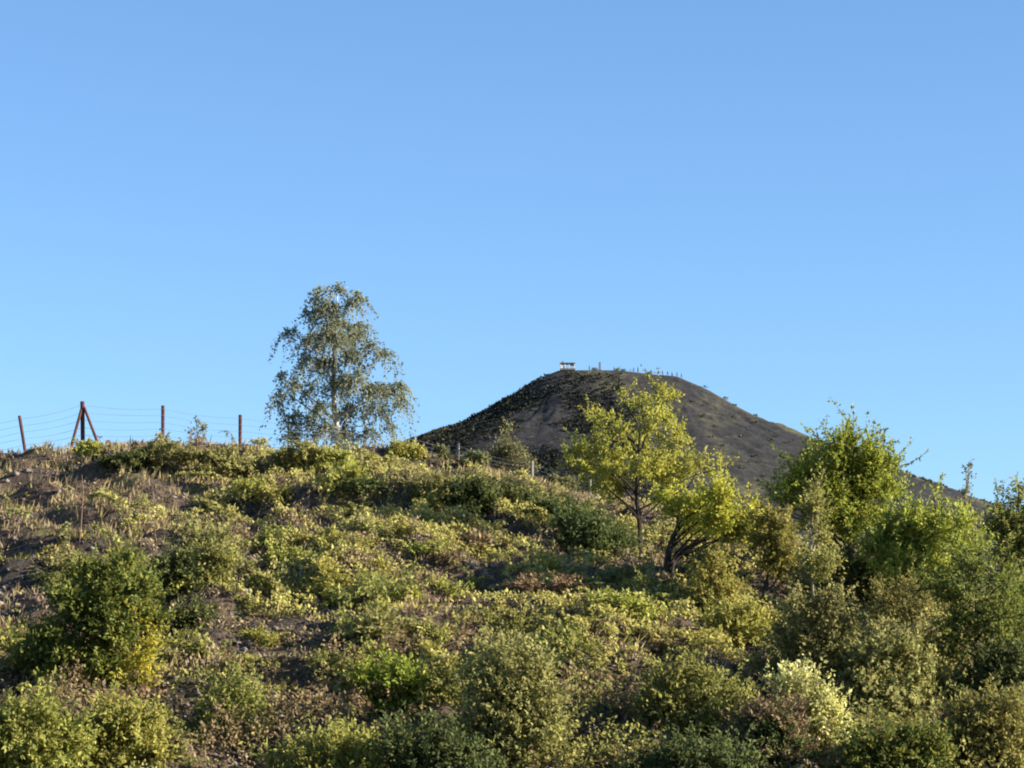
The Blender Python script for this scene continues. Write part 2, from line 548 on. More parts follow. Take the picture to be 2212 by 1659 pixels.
# scrub on the heap: far below the size of a single plant one could pick out
rng = np.random.default_rng(5)
n = 60000
hx = rng.uniform(-130, 190, n); hy = rng.uniform(-190, 10, n)
cxx = np.clip(hx, SEG0, SEG1)
dd = np.hypot(hx - cxx, hy); an = np.degrees(np.arctan2(hy, hx - cxx + 1e-9))
msk = fbm(hx / 28, hy / 28, 61, 4) + 0.5
left = sstep(-118, -150, an) * 1.0
rgt = sstep(-40, -30, an) * (1 - sstep(-20, -14, an)) * sstep(6, 20, dd)
pr = np.clip((msk - 0.52) * 6, 0, 1) * np.maximum(left * 0.8, rgt * 0.9) + 0.02 * (dd > 8) * (an < -24)
pr += 0.3 * left * sstep(-165, -176, an) * (dd > 6)
keep = (rng.random(n) < pr * 0.42) & (dd > 4)
hx, hy = hx[keep], hy[keep]
hz = heap_h(hx, hy)
k = 16
cr = rng.uniform(0.3, 0.8, len(hx)) * (1 + 0.8 * (rng.random(len(hx)) < 0.1))
dirs = norm(rng.normal(size=(len(hx), k, 3))); dirs[..., 2] = np.abs(dirs[..., 2])
P = np.stack([hx, hy, hz], -1)[:, None, :] + dirs * cr[:, None, None] * rng.uniform(0.4, 1.0, (len(hx), k, 1)) * np.array([1.2, 1.2, 0.75])
V, Fq = leaves(P.reshape(-1, 3), dirs.reshape(-1, 3) + rng.normal(size=(len(hx) * k, 3)) * 0.6, rng.normal(size=(len(hx) * k, 3)) + np.array([0, 0, 0.8]),
               rng.uniform(0.5, 1.0, len(hx) * k), rng.uniform(0.4, 0.7, len(hx) * k))
scrub = link('heap_scrub', mesh_from('heap_scrub', V, Fq, M['heap_leaf']), loc=(HC[0], HY, 0))
scrub['kind'] = 'stuff'; scrub['label'] = 'dull olive scrub and grass growing over the flanks of the slag heap'
n = 52000  # low scrub on the left flank, coloured blackish to paint its shade
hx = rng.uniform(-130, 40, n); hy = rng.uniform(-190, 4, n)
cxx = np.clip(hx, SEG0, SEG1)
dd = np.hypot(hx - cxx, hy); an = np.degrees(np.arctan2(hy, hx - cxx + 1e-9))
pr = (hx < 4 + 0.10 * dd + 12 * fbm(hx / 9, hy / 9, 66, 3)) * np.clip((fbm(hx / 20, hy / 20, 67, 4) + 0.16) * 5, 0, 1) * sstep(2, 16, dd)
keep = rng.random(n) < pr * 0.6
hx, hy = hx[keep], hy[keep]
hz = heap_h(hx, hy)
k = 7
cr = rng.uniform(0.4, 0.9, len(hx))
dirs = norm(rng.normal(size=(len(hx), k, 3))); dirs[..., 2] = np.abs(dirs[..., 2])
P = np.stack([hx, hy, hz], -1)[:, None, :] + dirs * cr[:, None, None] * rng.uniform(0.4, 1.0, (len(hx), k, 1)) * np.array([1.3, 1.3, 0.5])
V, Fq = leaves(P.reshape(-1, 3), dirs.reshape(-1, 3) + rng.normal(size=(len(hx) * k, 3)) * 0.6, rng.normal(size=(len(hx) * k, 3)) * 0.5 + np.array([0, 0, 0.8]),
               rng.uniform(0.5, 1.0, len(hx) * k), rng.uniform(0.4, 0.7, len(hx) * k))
scrub = link('heap_shade_scrub', mesh_from('heap_shade_scrub', V, Fq, M['shade_scrub_leaf']), loc=(HC[0], HY, 0))
scrub['kind'] = 'stuff'; scrub['label'] = 'low blackish scrub painting shade onto the left flank of the slag heap'


# ------------------------------------------------------------------ plants
def crown_arrays(lobes, rng, n_tw, tw_len, per, up=0.3, out=1.0, jit=0.5, droop=0.0, leaf=0.1, width=0.55, shell=0.66, hang=0.0, shoot=0.0):
    lobes = np.asarray(lobes, float)
    leaf = leaf * 1.22; n_tw = int(n_tw * 0.62); per = int(per * 1.7); tw_len = tw_len * 1.25
    wgt = (lobes[:, 3] * lobes[:, 4] * lobes[:, 5]) ** (2 / 3.0)
    idx = rng.choice(len(lobes), n_tw, p=wgt / wgt.sum())
    c = lobes[idx, :3]; r = lobes[idx, 3:6]
    d = norm(rng.normal(size=(n_tw, 3)))
    s = rng.random((n_tw, 1)) ** 0.5
    st = c + d * r * s * shell
    tdir = norm(out * d + np.array([0, 0, up]) + rng.normal(size=(n_tw, 3)) * jit)
    ln = tw_len * rng.uniform(0.55, 1.35, n_tw)
    if shoot:
        lg = rng.random(n_tw) < shoot
        ln = np.where(lg, ln * rng.uniform(1.3, 1.9, n_tw), ln)
    t = np.linspace(0, 1, 4)[None, :, None]
    TW = st[:, None, :] + tdir[:, None, :] * ln[:, None, None] * t
    TW[..., 2] -= droop * ln[:, None] * np.linspace(0, 1, 4)[None, :] ** 2
    t = (np.arange(per)[None, :] + rng.random((n_tw, per))) / per
    P = st[:, None, :] + tdir[:, None, :] * (ln[:, None] * t)[..., None]
    P[..., 2] -= droop * ln[:, None] * t ** 2
    P = P + rng.normal(size=P.shape) * leaf * 0.3
    D = tdir[:, None, :] * 0.7 + rng.normal(size=P.shape) * 0.7 + np.array([0, 0, -hang])
    N = rng.normal(size=P.shape) * 0.55 + np.array([0, 0, 0.35]) + SUN * 0.5
    nn = n_tw * per
    L = leaf * rng.uniform(0.65, 1.3, nn)
    V, Fq = leaves(P.reshape(-1, 3), D.reshape(-1, 3), N.reshape(-1, 3), L, L * width)
    return V, Fq, TW


def lobes_at(pxl, Y, base, rng, depth=0.75, copies=2):
    """Lobes given in the survey frame at the plant's own distance; spread in depth so that the crown is round."""
    k = Y / F
    us = np.array([l[0] for l in pxl], float)
    uc, uw = (us.min() + us.max()) / 2, (us.max() - us.min()) / 2 + 20
    out = []
    for l in pxl:
        rx = l[2] * k; rz = (l[3] if len(l) > 3 else l[2]) * k
        half = uw * k * math.sqrt(max(0.12, 1 - ((l[0] - uc) / uw) ** 2)) * depth
        for q in range(copies):
            dy = rng.uniform(-half, half) if copies == 1 else half * ((q + 0.5) / copies * 2 - 1) * rng.uniform(0.5, 1.1)
            p = px(l[0] + rng.normal() * 3, l[1] + rng.normal() * 3, Y + 0.0) - base
            out.append((p[0], p[1] + dy, p[2], rx, max(rx, rz), rz))
    return out


def bend(a, b, rng, n=5, sag=0.12):
    a = np.asarray(a, float); b = np.asarray(b, float)
    t = np.linspace(0, 1, n)[:, None]
    L = np.linalg.norm(b - a)
    p = a + (b - a) * t
    p[:, 2] += (np.sin(t[:, 0] * np.pi) * L * sag)
    p[1:-1] += rng.normal(size=(n - 2, 3)) * L * 0.04
    return p


def add_crown(root, name, lobes, mat, rng, bark, label=None, twig_frac=0.5, twig_r=0.008, **kw):
    V, Fq, TW = crown_arrays(lobes, rng, **kw)
    o = link(name, mesh_from(name, V, Fq, mat), root)
    if label:
        o['label'] = label
    m = int(len(TW) * twig_frac)
    if m:
        rad = np.tile(np.array([1.0, 0.8, 0.55, 0.25]) * twig_r, (m, 1))
        V, Fq = tubes_vec(TW[:m], rad)
        t = link('twigs', mesh_from('twigs', V, Fq, bark), root)
        t['kind'] = 'stuff'
    return o


def tree(name, label, seed, Y, trunk, lobes, leaf_m, bark_m, n_limb=8, depth=0.75, copies=2, base_v=None, extra=(), crown_label=None, group=None, wands=0, **kw):
    """trunk: [(u, v, radius)] from the ground up; extra: further stems as the same kind of list."""
    rng = np.random.default_rng(seed)
    u0, v0, r0 = trunk[0]
    if Y is None:
        Y = float(hit(u0, v0)[1])
    x0 = px(u0, v0, Y)[0]
    base = np.array([x0, Y, float(ground_h(x0, Y))])
    root = thing(name, label, 'tree' if 'tree' in name or 'birch' in name else 'sapling', base, group)
    pts = [np.array([0, 0, -0.25])]
    rad = [r0 * 1.25]
    for (u, v, r) in trunk[1:]:
        p = px(u, v, Y) - base
        p[1] += rng.normal() * 0.06
        pts.append(p); rad.append(r)
    MB().tube(pts, rad, 9).build('trunk', bark_m, root, True)
    pts = np.array(pts)
    for st in extra:
        q = []; rr = []
        for (u, v, r) in st:
            p = px(u, v, Y) - base
            p[1] += rng.normal() * 0.1
            q.append(p); rr.append(r)
        j = np.argmin(np.linalg.norm(pts - q[0], axis=1))
        MB().tube(q, rr, 8).build('branch', bark_m, root, True)
    lb = lobes_at(lobes, Y, base, rng, depth, copies)
    sel = rng.permutation(len(lb))[:n_limb]
    zt = pts[:, 2]
    for j in sel:
        c = np.array(lb[j][:3])
        za = min(max(c[2] - 0.45 * abs(c[0] - 0) - 0.5, zt[1] * 0.8), zt[-1] * 0.97)
        a = np.array([np.interp(za, zt, pts[:, i]) for i in range(3)])
        MB().tube(bend(a, c, rng, sag=0.06), np.linspace(0.035, 0.012, 5), 5).build('branch', bark_m, root, True)
    add_crown(root, 'crown', lb, leaf_m, rng, bark_m, crown_label, **kw)
    if wands:
        # long leafy shoots standing out of the crown
        add_crown(root, 'shoots', lb, leaf_m, rng, bark_m, None, twig_frac=1.0, twig_r=0.012, n_tw=wands, tw_len=0.62, per=15, up=1.0, out=1.0, jit=0.18, leaf=0.075, width=0.5, shell=0.95)
    return root, base, rng


def bush(name, label, seed, Y, lobes, leaf_m, bark_m=None, depth=0.8, copies=2, u0=None, second=None, group=None, cat='bush', fill=True, **kw):
    """A shrub of several lobes; its stems start from one root on the ground."""
    rng = np.random.default_rng(seed)
    bark_m = bark_m or M['bark']
    us = [l[0] for l in lobes]
    u0 = u0 if u0 is not None else (min(us) + max(us)) / 2
    if Y is None:
        Y = float(hit(u0, max(l[1] + 0.7 * (l[3] if len(l) > 3 else l[2]) for l in lobes))[1])
    x0 = px(u0, 1300, Y)[0]
    base = np.array([x0, Y, float(ground_h(x0, Y))])
    root = thing(name, label, cat, base, group)
    lb = lobes_at(lobes, Y, base, rng, depth, copies)
    for j in rng.permutation(len(lb))[:6]:
        c = np.array(lb[j][:3])
        MB().tube(bend((rng.normal() * 0.06, rng.normal() * 0.06, -0.1), c, rng, sag=0.1), np.linspace(0.028, 0.008, 5), 5).build('stem', bark_m, root, True)
    add_crown(root, 'foliage', lb, leaf_m, rng, bark_m, **kw)
    if second:
        lobes2, mat2, lab2, n2 = second
        lb2 = lobes_at(lobes2, Y - 0.3, base, rng, depth * 0.7, copies)
        kk = dict(kw); kk['n_tw'] = n2
        add_crown(root, 'foliage', lb2, mat2, rng, bark_m, lab2, **kk)
    return root


def cz(crop, rows):
    """Lobes read off an enlarged crop: (offset u, offset v, scale)."""
    a, b, s = crop
    return [(a + r[0] * s, b + r[1] * s) + tuple(q * s for q in r[2:]) for r in rows]


C_BIRCH = (548.6, 576.0, 0.2645)
C_YEL = (1206.9, 795.5, 0.3142)
C_RT = (1608.5, 850.3, 0.281)
C_RB = (1608.5, 1165.2, 0.2976)
C_LB = (0.0, 1165.2, 0.2976)

# silver birch on the crest, drooping twigs
tree('birch_tree', 'tall birch with drooping twigs standing alone on the hill crest against the sky', 11, 114.5,
     [(737, 985, 0.13), (730, 930, 0.12), (722, 890, 0.11), (720, 820, 0.085), (722, 740, 0.06), (728, 660, 0.03), (730, 625, 0.012)],
     cz(C_BIRCH, [(560, 240, 60, 80), (690, 230, 60, 55), (830, 310, 85, 85), (620, 380, 110, 110), (455, 410, 50, 55), (870, 470, 85, 70),
                  (290, 580, 75, 60), (470, 600, 90, 90), (650, 620, 110, 90), (800, 720, 80, 70), (950, 690, 60, 60), (1070, 750, 60, 60),
                  (440, 780, 70, 80), (580, 800, 80, 90), (235, 930, 35, 50), (215, 1080, 35, 90), (330, 980, 40, 70), (290, 1250, 45, 90),
                  (480, 1010, 80, 80), (420, 1260, 50, 90), (700, 980, 100, 80), (850, 940, 100, 80), (960, 1050, 120, 80), (1150, 980, 80, 70),
                  (1210, 1110, 45, 60), (1000, 1170, 90, 65), (760, 1160, 100, 65), (590, 1190, 80, 65), (1130, 1300, 45, 50), (940, 1350, 65, 55),
                  (740, 1370, 100, 80), (560, 1370, 80, 80), (300, 1410, 50, 60), (820, 560, 90, 70), (700, 480, 110, 80)]),
     M['birch_leaf'], M['birch_bark'], n_limb=20, depth=0.42, copies=1,
     extra=[[(778, 990, 0.07), (786, 965, 0.065), (790, 930, 0.055), (786, 880, 0.04), (776, 830, 0.02)],
            [(727, 930, 0.05), (690, 900, 0.04), (650, 870, 0.03), (612, 845, 0.015)],
            [(724, 905, 0.05), (765, 880, 0.045), (810, 860, 0.03), (850, 840, 0.015)],
            [(640, 985, 0.05), (628, 950, 0.045), (616, 900, 0.035), (607, 850, 0.02)]],
     n_tw=2100, tw_len=0.52, per=11, up=0.2, out=0.7, jit=0.35, droop=1.3, leaf=0.095, width=0.6, hang=0.5, twig_frac=0.8, twig_r=0.007)

# the pair of yellow-green trees
tree('yellow_tree', 'taller yellow-green tree with slim dark trunk rising before the slag heap', 12, None,
     [(1386, 1200, 0.075), (1381, 1130, 0.07), (1376, 1085, 0.066), (1377, 1020, 0.055), (1383, 930, 0.035), (1390, 845, 0.012)],
     cz((1206.9, 805.0, 0.3142), [(570, 150, 45), (690, 225, 60), (745, 185, 30), (560, 280, 65), (800, 320, 45), (420, 240, 32), (240, 305, 36), (340, 295, 36),
                (660, 390, 90), (400, 450, 65), (250, 450, 36), (800, 490, 70), (550, 520, 100), (350, 590, 85), (180, 560, 60), (140, 650, 60),
                (720, 610, 105), (900, 620, 85), (1030, 640, 55), (1110, 680, 30), (600, 700, 100), (400, 700, 85), (780, 730, 85), (260, 690, 85), (60, 620, 40), (110, 580, 60), (330, 770, 70)]),
     M['yellow_leaf'], M['bark'], n_limb=18, copies=1,
     extra=[[(1381, 1125, 0.03), (1366, 1105, 0.028), (1352, 1092, 0.024), (1340, 1086, 0.02)]],
     wands=90, n_tw=1050, tw_len=0.34, per=11, up=0.3, out=1.0, jit=0.45, leaf=0.09, width=0.5, shoot=0.06, hang=0.1)
tree('yellow_tree', 'shorter golden-yellow tree with forked dark trunk below the taller one', 13, None,
     [(1447, 1275, 0.10), (1443, 1220, 0.095), (1444, 1190, 0.09), (1452, 1165, 0.075), (1464, 1140, 0.06), (1474, 1090, 0.035), (1480, 1060, 0.015)],
     cz((1217.0, 804.0, 0.3142), [(700, 890, 50), (800, 950, 80), (900, 890, 80), (1000, 890, 65), (1100, 890, 65), (940, 1000, 85), (1080, 1010, 85), (1180, 980, 65),
                (1220, 1070, 65), (1130, 1100, 60), (1290, 960, 36), (1290, 1110, 55), (880, 1060, 55), (1000, 1080, 60), (1350, 1050, 45), (1260, 1010, 60)]),
     M['gold_leaf'], M['bark'], n_limb=13, copies=1,
     extra=[[(1446, 1210, 0.055), (1465, 1199, 0.05), (1490, 1185, 0.045), (1517, 1167, 0.035), (1540, 1140, 0.02)],
            [(1450, 1262, 0.05), (1453, 1225, 0.045), (1458, 1200, 0.03), (1470, 1170, 0.015)]],
     wands=70, n_tw=820, tw_len=0.34, per=10, up=0.45, out=1.0, jit=0.45, leaf=0.085, width=0.5, shoot=0.06, hang=0.1)

# large green trees on the right slope
tree('green_tree', 'broad green tree with long upright shoots beside the yellow pair', 14, None,
     [(1858, 1320, 0.13), (1845, 1240, 0.12), (1838, 1180, 0.11), (1836, 1090, 0.085), (1842, 1000, 0.05), (1838, 925, 0.02)],
     cz((1608.5, 862.0, 0.281), [(740, 380, 70), (580, 330, 40), (830, 270, 30), (950, 350, 45), (1070, 330, 26), (700, 470, 140), (900, 490, 140), (500, 540, 100), (420, 610, 80),
               (1060, 540, 110), (1190, 510, 60), (250, 700, 50, 22), (180, 830, 45, 25), (350, 790, 90), (600, 690, 150), (850, 740, 150), (1040, 740, 130),
               (700, 880, 140), (950, 930, 130), (560, 960, 110), (800, 1040, 110), (430, 880, 90)]),
     M['green_leaf'], M['bark'], n_limb=20, copies=2,
     extra=[[(1840, 1140, 0.06), (1790, 1080, 0.05), (1740, 1045, 0.035), (1690, 1040, 0.015)],
            [(1850, 1260, 0.06), (1885, 1190, 0.05), (1910, 1130, 0.035), (1930, 1080, 0.015)]],
     wands=330, n_tw=1350, tw_len=0.42, per=14, up=0.85, out=1.0, jit=0.3, leaf=0.095, width=0.5, shoot=0.08, hang=0.0, twig_frac=0.7, twig_r=0.009)
tree('green_tree', 'bright green spreading tree below the bare slope of the slag heap', 15, 76.0,
     [(1990, 1400, 0.10), (1990, 1320, 0.09), (1995, 1240, 0.075), (2010, 1160, 0.05), (2020, 1080, 0.02)],
     cz((1608.5, 874.0, 0.281), [(1250, 860, 70), (1400, 880, 50), (1510, 950, 75), (1600, 900, 36), (1300, 980, 130), (1500, 1030, 130), (1180, 1130, 110), (1430, 1180, 140),
               (1640, 1130, 90), (1650, 950, 75), (1640, 1250, 70), (1260, 1290, 130), (1080, 1240, 110), (1130, 980, 110), (1000, 1100, 100), (1400, 1370, 100), (1790, 1080, 60), (1480, 690, 9, 50), (1610, 780, 9, 40)]),
     M['yellow_leaf'], M['bark'], n_limb=16, copies=1,
     wands=240, n_tw=950, tw_len=0.4, per=13, up=0.75, out=0.9, jit=0.35, leaf=0.095, width=0.5, shoot=0.05)
tree('green_tree', 'dark-trunked green tree with level limbs beside the pale boulder', 16, 69.0,
     [(2113, 1445, 0.10), (2110, 1400, 0.095), (2112, 1340, 0.085), (2114, 1285, 0.065), (2116, 1240, 0.04), (2118, 1180, 0.015)],
     cz(C_RB, [(1500, 440, 75), (1560, 600, 95), (1450, 690, 75, 45), (1550, 790, 80), (1800, 540, 100), (1860, 690, 110), (1900, 440, 90), (1800, 250, 80),
               (1960, 580, 80), (1600, 290, 90), (1390, 350, 75, 40), (1300, 330, 60, 25), (1950, 800, 90), (1680, 130, 70), (1880, 300, 60)]),
     M['bush_leaf'], M['bark'], n_limb=14, copies=1, wands=110,
     extra=[[(2112, 1290, 0.035), (2060, 1262, 0.03), (2010, 1272, 0.022), (1965, 1278, 0.012)],
            [(2110, 1370, 0.035), (2075, 1350, 0.03), (2040, 1352, 0.02), (2010, 1365, 0.012)],
            [(2112, 1360, 0.035), (2150, 1335, 0.03), (2185, 1325, 0.02)]],
     n_tw=700, tw_len=0.34, per=11, up=0.15, out=1.0, jit=0.4, leaf=0.085, width=0.5, shoot=0.15, hang=0.15)
tree('dark_tree', 'dull olive tree cut by the picture edge, highest of the slope trees beyond the boulder', 17, 88.0,
     [(2215, 1420, 0.10), (2205, 1320, 0.09), (2198, 1220, 0.07), (2195, 1120, 0.04), (2200, 1060, 0.015)],
     cz((1608.5, 862.0, 0.281), [(2050, 800, 55), (2120, 730, 35), (1980, 930, 90), (2110, 930, 80), (1900, 1050, 75), (2060, 1080, 110), (2000, 1230, 110), (2140, 1280, 100),
               (1950, 740, 22), (2200, 1000, 110), (2250, 1150, 120), (2220, 850, 80), (2130, 690, 18, 40)]),
     M['mid_leaf'], M['bark'], n_limb=9,
     n_tw=1300, tw_len=0.36, per=10, up=0.4, out=1.0, jit=0.5, leaf=0.085, width=0.5, shoot=0.15)

# small or slender trees
tree('ochre_tree', 'small ochre-brown tree with thin leaning trunk between golden tree and broad green tree', 18, None,
     [(1643, 1345, 0.045), (1648, 1290, 0.04), (1657, 1250, 0.036), (1668, 1210, 0.028), (1680, 1150, 0.012)],
     cz(C_RT, [(150, 980, 65), (250, 1090, 85), (320, 1000, 50), (240, 1240, 75), (350, 1300, 65), (200, 1340, 60), (60, 930, 30), (130, 1130, 60)]),
     M['ochre_leaf'], M['bark'], n_limb=7,
     n_tw=480, tw_len=0.32, per=9, up=0.3, out=0.9, jit=0.5, leaf=0.095, width=0.55)
tree('slender_sapling', 'slender pale-stemmed sapling with a pointed crown before the broad green tree', 19, None,
     [(1768, 1470, 0.045), (1764, 1420, 0.042), (1760, 1340, 0.038), (1755, 1260, 0.032), (1751, 1190, 0.024), (1752, 1120, 0.014), (1764, 1045, 0.006)],
     cz(C_RT, [(560, 720, 26, 45), (550, 800, 45, 50), (530, 880, 62, 50), (570, 940, 60, 45), (510, 970, 50, 40), (560, 1050, 50, 40), (600, 1110, 60, 50), (490, 1300, 60, 60), (640, 1300, 70, 70), (560, 1420, 80, 80)]),
     M['mid_leaf'], M['pale_bark'], n_limb=6, depth=0.8,
     n_tw=420, tw_len=0.26, per=8, up=0.8, out=0.7, jit=0.4, leaf=0.075, width=0.5)
tree('spire_sapling', 'thin leafy spire standing up against the sky beside the slag heap slope', 20, 79.0,
     [(2080, 1330, 0.035), (2081, 1240, 0.03), (2084, 1150, 0.022), (2087, 1080, 0.014), (2094, 1005, 0.005)],
     [(2094, 1010, 6, 14), (2091, 1035, 6, 16), (2088, 1065, 6, 18), (2086, 1100, 9, 22), (2084, 1140, 18, 24), (2082, 1180, 24, 26)],
     M['grey_leaf'], M['pale_bark'], n_limb=4, depth=0.5,
     n_tw=150, tw_len=0.14, per=8, up=0.9, out=0.5, jit=0.3, leaf=0.07, width=0.5)
tree('conifer_tree', 'small grey-green pointed tree behind the wire fence on the ridge', 21, 112.0,
     [(1095, 1020, 0.05), (1095, 990, 0.045), (1096, 960, 0.03), (1097, 928, 0.01)],
     [(1097, 936, 9, 10), (1094, 950, 16, 14), (1096, 966, 24, 15), (1080, 982, 26, 14), (1112, 982, 26, 14), (1070, 1000, 30, 15), (1098, 1002, 30, 16), (1128, 1000, 26, 15), (1145, 1012, 16, 10), (1060, 1015, 20, 10)],
     M['grey_leaf'], M['bark'], n_limb=5,
     n_tw=420, tw_len=0.3, per=8, up=0.3, out=0.8, jit=0.5, leaf=0.10, width=0.5)

# ------------------------------------------------------------------ large bushes
BK = dict(tw_len=0.36, per=11, up=0.8, out=0.8, jit=0.42, leaf=0.085, width=0.5, shoot=0.14, twig_frac=0.6)


def B(name, label, seed, Y, lobes, mat, n, **kw):
    k = dict(BK); k.update(kw)
    return bush(name, label, seed, Y, lobes, mat, n_tw=n, **k)


B('leafy_bush', 'large dark green bush with yellow leaves low on its sunny side', 30, None,
  cz(C_LB, [(900, 230, 80), (680, 290, 85), (500, 470, 90), (820, 420, 130), (1050, 410, 80), (1090, 590, 70), (620, 590, 130), (350, 740, 105), (840, 690, 130),
            (260, 890, 105), (500, 860, 130), (720, 930, 120), (400, 1020, 95), (160, 940, 50)]), M['bush_leaf'], 2300, u0=215, leaf=0.10, twig_r=0.009,
  second=(cz(C_LB, [(1060, 780, 90), (1000, 930, 130), (1030, 1070, 100), (900, 1040, 100), (1060, 640, 70)]), M['autumn_leaf'], 'yellowing leaves', 190))
# bottom edge, nearest the camera
B('near_bush', 'bright yellow-green bush filling the lower corner below the large dark bush', 31, 62.5,
  [(20, 1600, 70), (90, 1590, 60), (60, 1650, 80), (150, 1620, 60), (10, 1670, 60), (120, 1680, 70), (40, 1545, 35), (100, 1535, 20, 30)], M['fresh_leaf'], 1000, leaf=0.106, shoot=0.2)
B('near_bush', 'feathery olive-yellow bush between the corner bush and the brown dry slope', 32, 63.5,
  [(210, 1590, 45), (270, 1570, 55), (320, 1600, 50), (260, 1630, 70), (340, 1650, 50), (200, 1660, 60), (240, 1540, 30), (330, 1560, 26)], M['fresh_leaf'], 900, leaf=0.100, shoot=0.2)
B('near_bush', 'low rounded lime-green bush at the bottom edge beside the darkest thicket', 33, 62.0,
  [(650, 1650, 50), (710, 1635, 55), (770, 1640, 50), (740, 1610, 36), (800, 1665, 40), (680, 1690, 70), (770, 1690, 70), (600, 1670, 40)], M['fresh_leaf'], 900, leaf=0.094, shoot=0.12)
B('near_bush', 'mid green shrub with a shadowed hollow below the dry brown slope', 34, 66.0,
  [(470, 1510, 45), (510, 1480, 35), (530, 1530, 45), (480, 1570, 60), (540, 1580, 50), (440, 1600, 55), (520, 1630, 60), (420, 1650, 55)], M['mid_leaf'], 900)
B('near_bush', 'fresh green shrub below the dark ledge in the middle of the slope', 35, 67.5,
  [(790, 1480, 40), (850, 1470, 45), (900, 1490, 38), (830, 1520, 60), (880, 1545, 50), (800, 1560, 50)], M['green_leaf'], 650, leaf=0.100)
B('near_bush', 'rusty brown dying bush beside the big olive bush', 36, 67.0,
  [(985, 1480, 36), (960, 1520, 45), (1000, 1540, 45), (940, 1560, 42), (990, 1590, 45)], M['ochre_leaf'], 420, leaf=0.100)
B('near_bush', 'big rounded olive bush, widest at the bottom middle', 37, 64.5,
  [(1090, 1430, 50), (1140, 1440, 55), (1040, 1480, 60), (1100, 1500, 80), (1170, 1500, 65), (1060, 1560, 80), (1140, 1570, 85), (1195, 1560, 45), (1080, 1630, 80), (1160, 1640, 70), (1020, 1600, 50)],
  M['olive_leaf'], 1700, leaf=0.094)
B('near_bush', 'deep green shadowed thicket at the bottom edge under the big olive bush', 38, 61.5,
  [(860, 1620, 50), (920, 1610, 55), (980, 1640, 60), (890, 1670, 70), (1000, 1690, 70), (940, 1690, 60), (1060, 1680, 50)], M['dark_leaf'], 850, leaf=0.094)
B('near_bush', 'yellow-green bush with loose upright sprays right of the dry heather patch', 39, 66.0,
  [(1440, 1490, 42), (1500, 1480, 45), (1550, 1510, 45), (1420, 1550, 55), (1490, 1560, 65), (1560, 1570, 55), (1600, 1540, 36), (1450, 1620, 60), (1530, 1630, 55)], M['mid_leaf'], 1250, leaf=0.094, shoot=0.15)
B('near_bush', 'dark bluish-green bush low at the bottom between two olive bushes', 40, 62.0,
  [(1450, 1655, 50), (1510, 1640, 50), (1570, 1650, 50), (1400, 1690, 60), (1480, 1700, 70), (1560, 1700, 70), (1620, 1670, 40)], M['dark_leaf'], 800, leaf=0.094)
B('near_bush', 'pale cream-flowered bush glowing in the sun at the foot of the slope', 41, 64.5,
  [(1715, 1475, 24, 22), (1745, 1495, 30), (1770, 1530, 34), (1795, 1560, 32), (1780, 1600, 36), (1810, 1600, 26), (1800, 1640, 28), (1735, 1530, 30), (1690, 1490, 20)], M['pale_leaf'], 620, leaf=0.088, shoot=0.1)
B('near_bush', 'brownish-red shaded bush tucked against the pale cream bush', 42, 63.8,
  [(1660, 1560, 45), (1700, 1580, 45), (1650, 1620, 55), (1710, 1640, 55), (1740, 1670, 50), (1690, 1690, 60), (1620, 1590, 36)], M['brown_leaf'], 900, leaf=0.088,
  second=([(1670, 1600, 50), (1700, 1650, 50)], M['dark_leaf'], 'dark green leaves among the brown', 350))
B('near_bush', 'wide yellow-olive bush right of the pale cream bush', 43, 68.0,
  [(1860, 1430, 45), (1920, 1420, 50), (1980, 1440, 45), (1880, 1490, 60), (1950, 1500, 65), (1900, 1550, 60), (1980, 1550, 55), (1840, 1520, 40), (2020, 1490, 40)], M['olive_leaf'], 1250, leaf=0.100, shoot=0.12)
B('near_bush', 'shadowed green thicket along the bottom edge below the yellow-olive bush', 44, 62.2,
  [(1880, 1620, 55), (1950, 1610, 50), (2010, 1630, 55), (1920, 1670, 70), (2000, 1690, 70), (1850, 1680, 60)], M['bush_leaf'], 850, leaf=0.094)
B('near_bush', 'mid green bush with sunlit tufts in the lower right corner', 45, 63.0,
  [(2080, 1560, 45), (2140, 1550, 45), (2190, 1560, 50), (2110, 1610, 60), (2180, 1620, 65), (2080, 1660, 60), (2150, 1680, 70), (2210, 1680, 60)], M['mid_leaf'], 1250, leaf=0.094, shoot=0.12)
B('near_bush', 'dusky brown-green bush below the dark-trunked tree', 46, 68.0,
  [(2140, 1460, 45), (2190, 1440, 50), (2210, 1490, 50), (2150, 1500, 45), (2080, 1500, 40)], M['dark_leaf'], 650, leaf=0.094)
B('near_bush', 'small golden bush under the spreading green tree', 47, 71.0,
  [(2030, 1460, 30), (2000, 1440, 30), (2050, 1490, 30)], M['ochre_leaf'], 260, leaf=0.094)
B('slope_bush', 'tall loose olive bush around the slender pale sapling', 48, None,
  [(1720, 1330, 45), (1790, 1320, 50), (1830, 1370, 45), (1700, 1390, 45), (1770, 1390, 60), (1820, 1430, 45), (1730, 1440, 40)], M['olive_leaf'], 950, leaf=0.08, shoot=0.15)
B('slope_bush', 'yellow-green bush at the foot of the golden tree', 49, None,
  [(1530, 1240, 40), (1560, 1280, 45), (1510, 1300, 40), (1580, 1320, 40), (1550, 1220, 25)], M['lime_leaf'], 520)
B('slope_bush', 'lime-green shrub downhill of the golden tree', 50, None,
  [(1560, 1350, 36), (1610, 1340, 36), (1590, 1385, 32), (1640, 1370, 28)], M['lime_leaf'], 420)
B('slope_bush', 'tall dark green bush hiding the foot of the broad green tree', 70, None,
  [(1840, 1230, 36), (1880, 1260, 40), (1830, 1290, 45), (1890, 1320, 45), (1850, 1340, 40), (1930, 1300, 36)], M['dark_leaf'], 620, leaf=0.085)
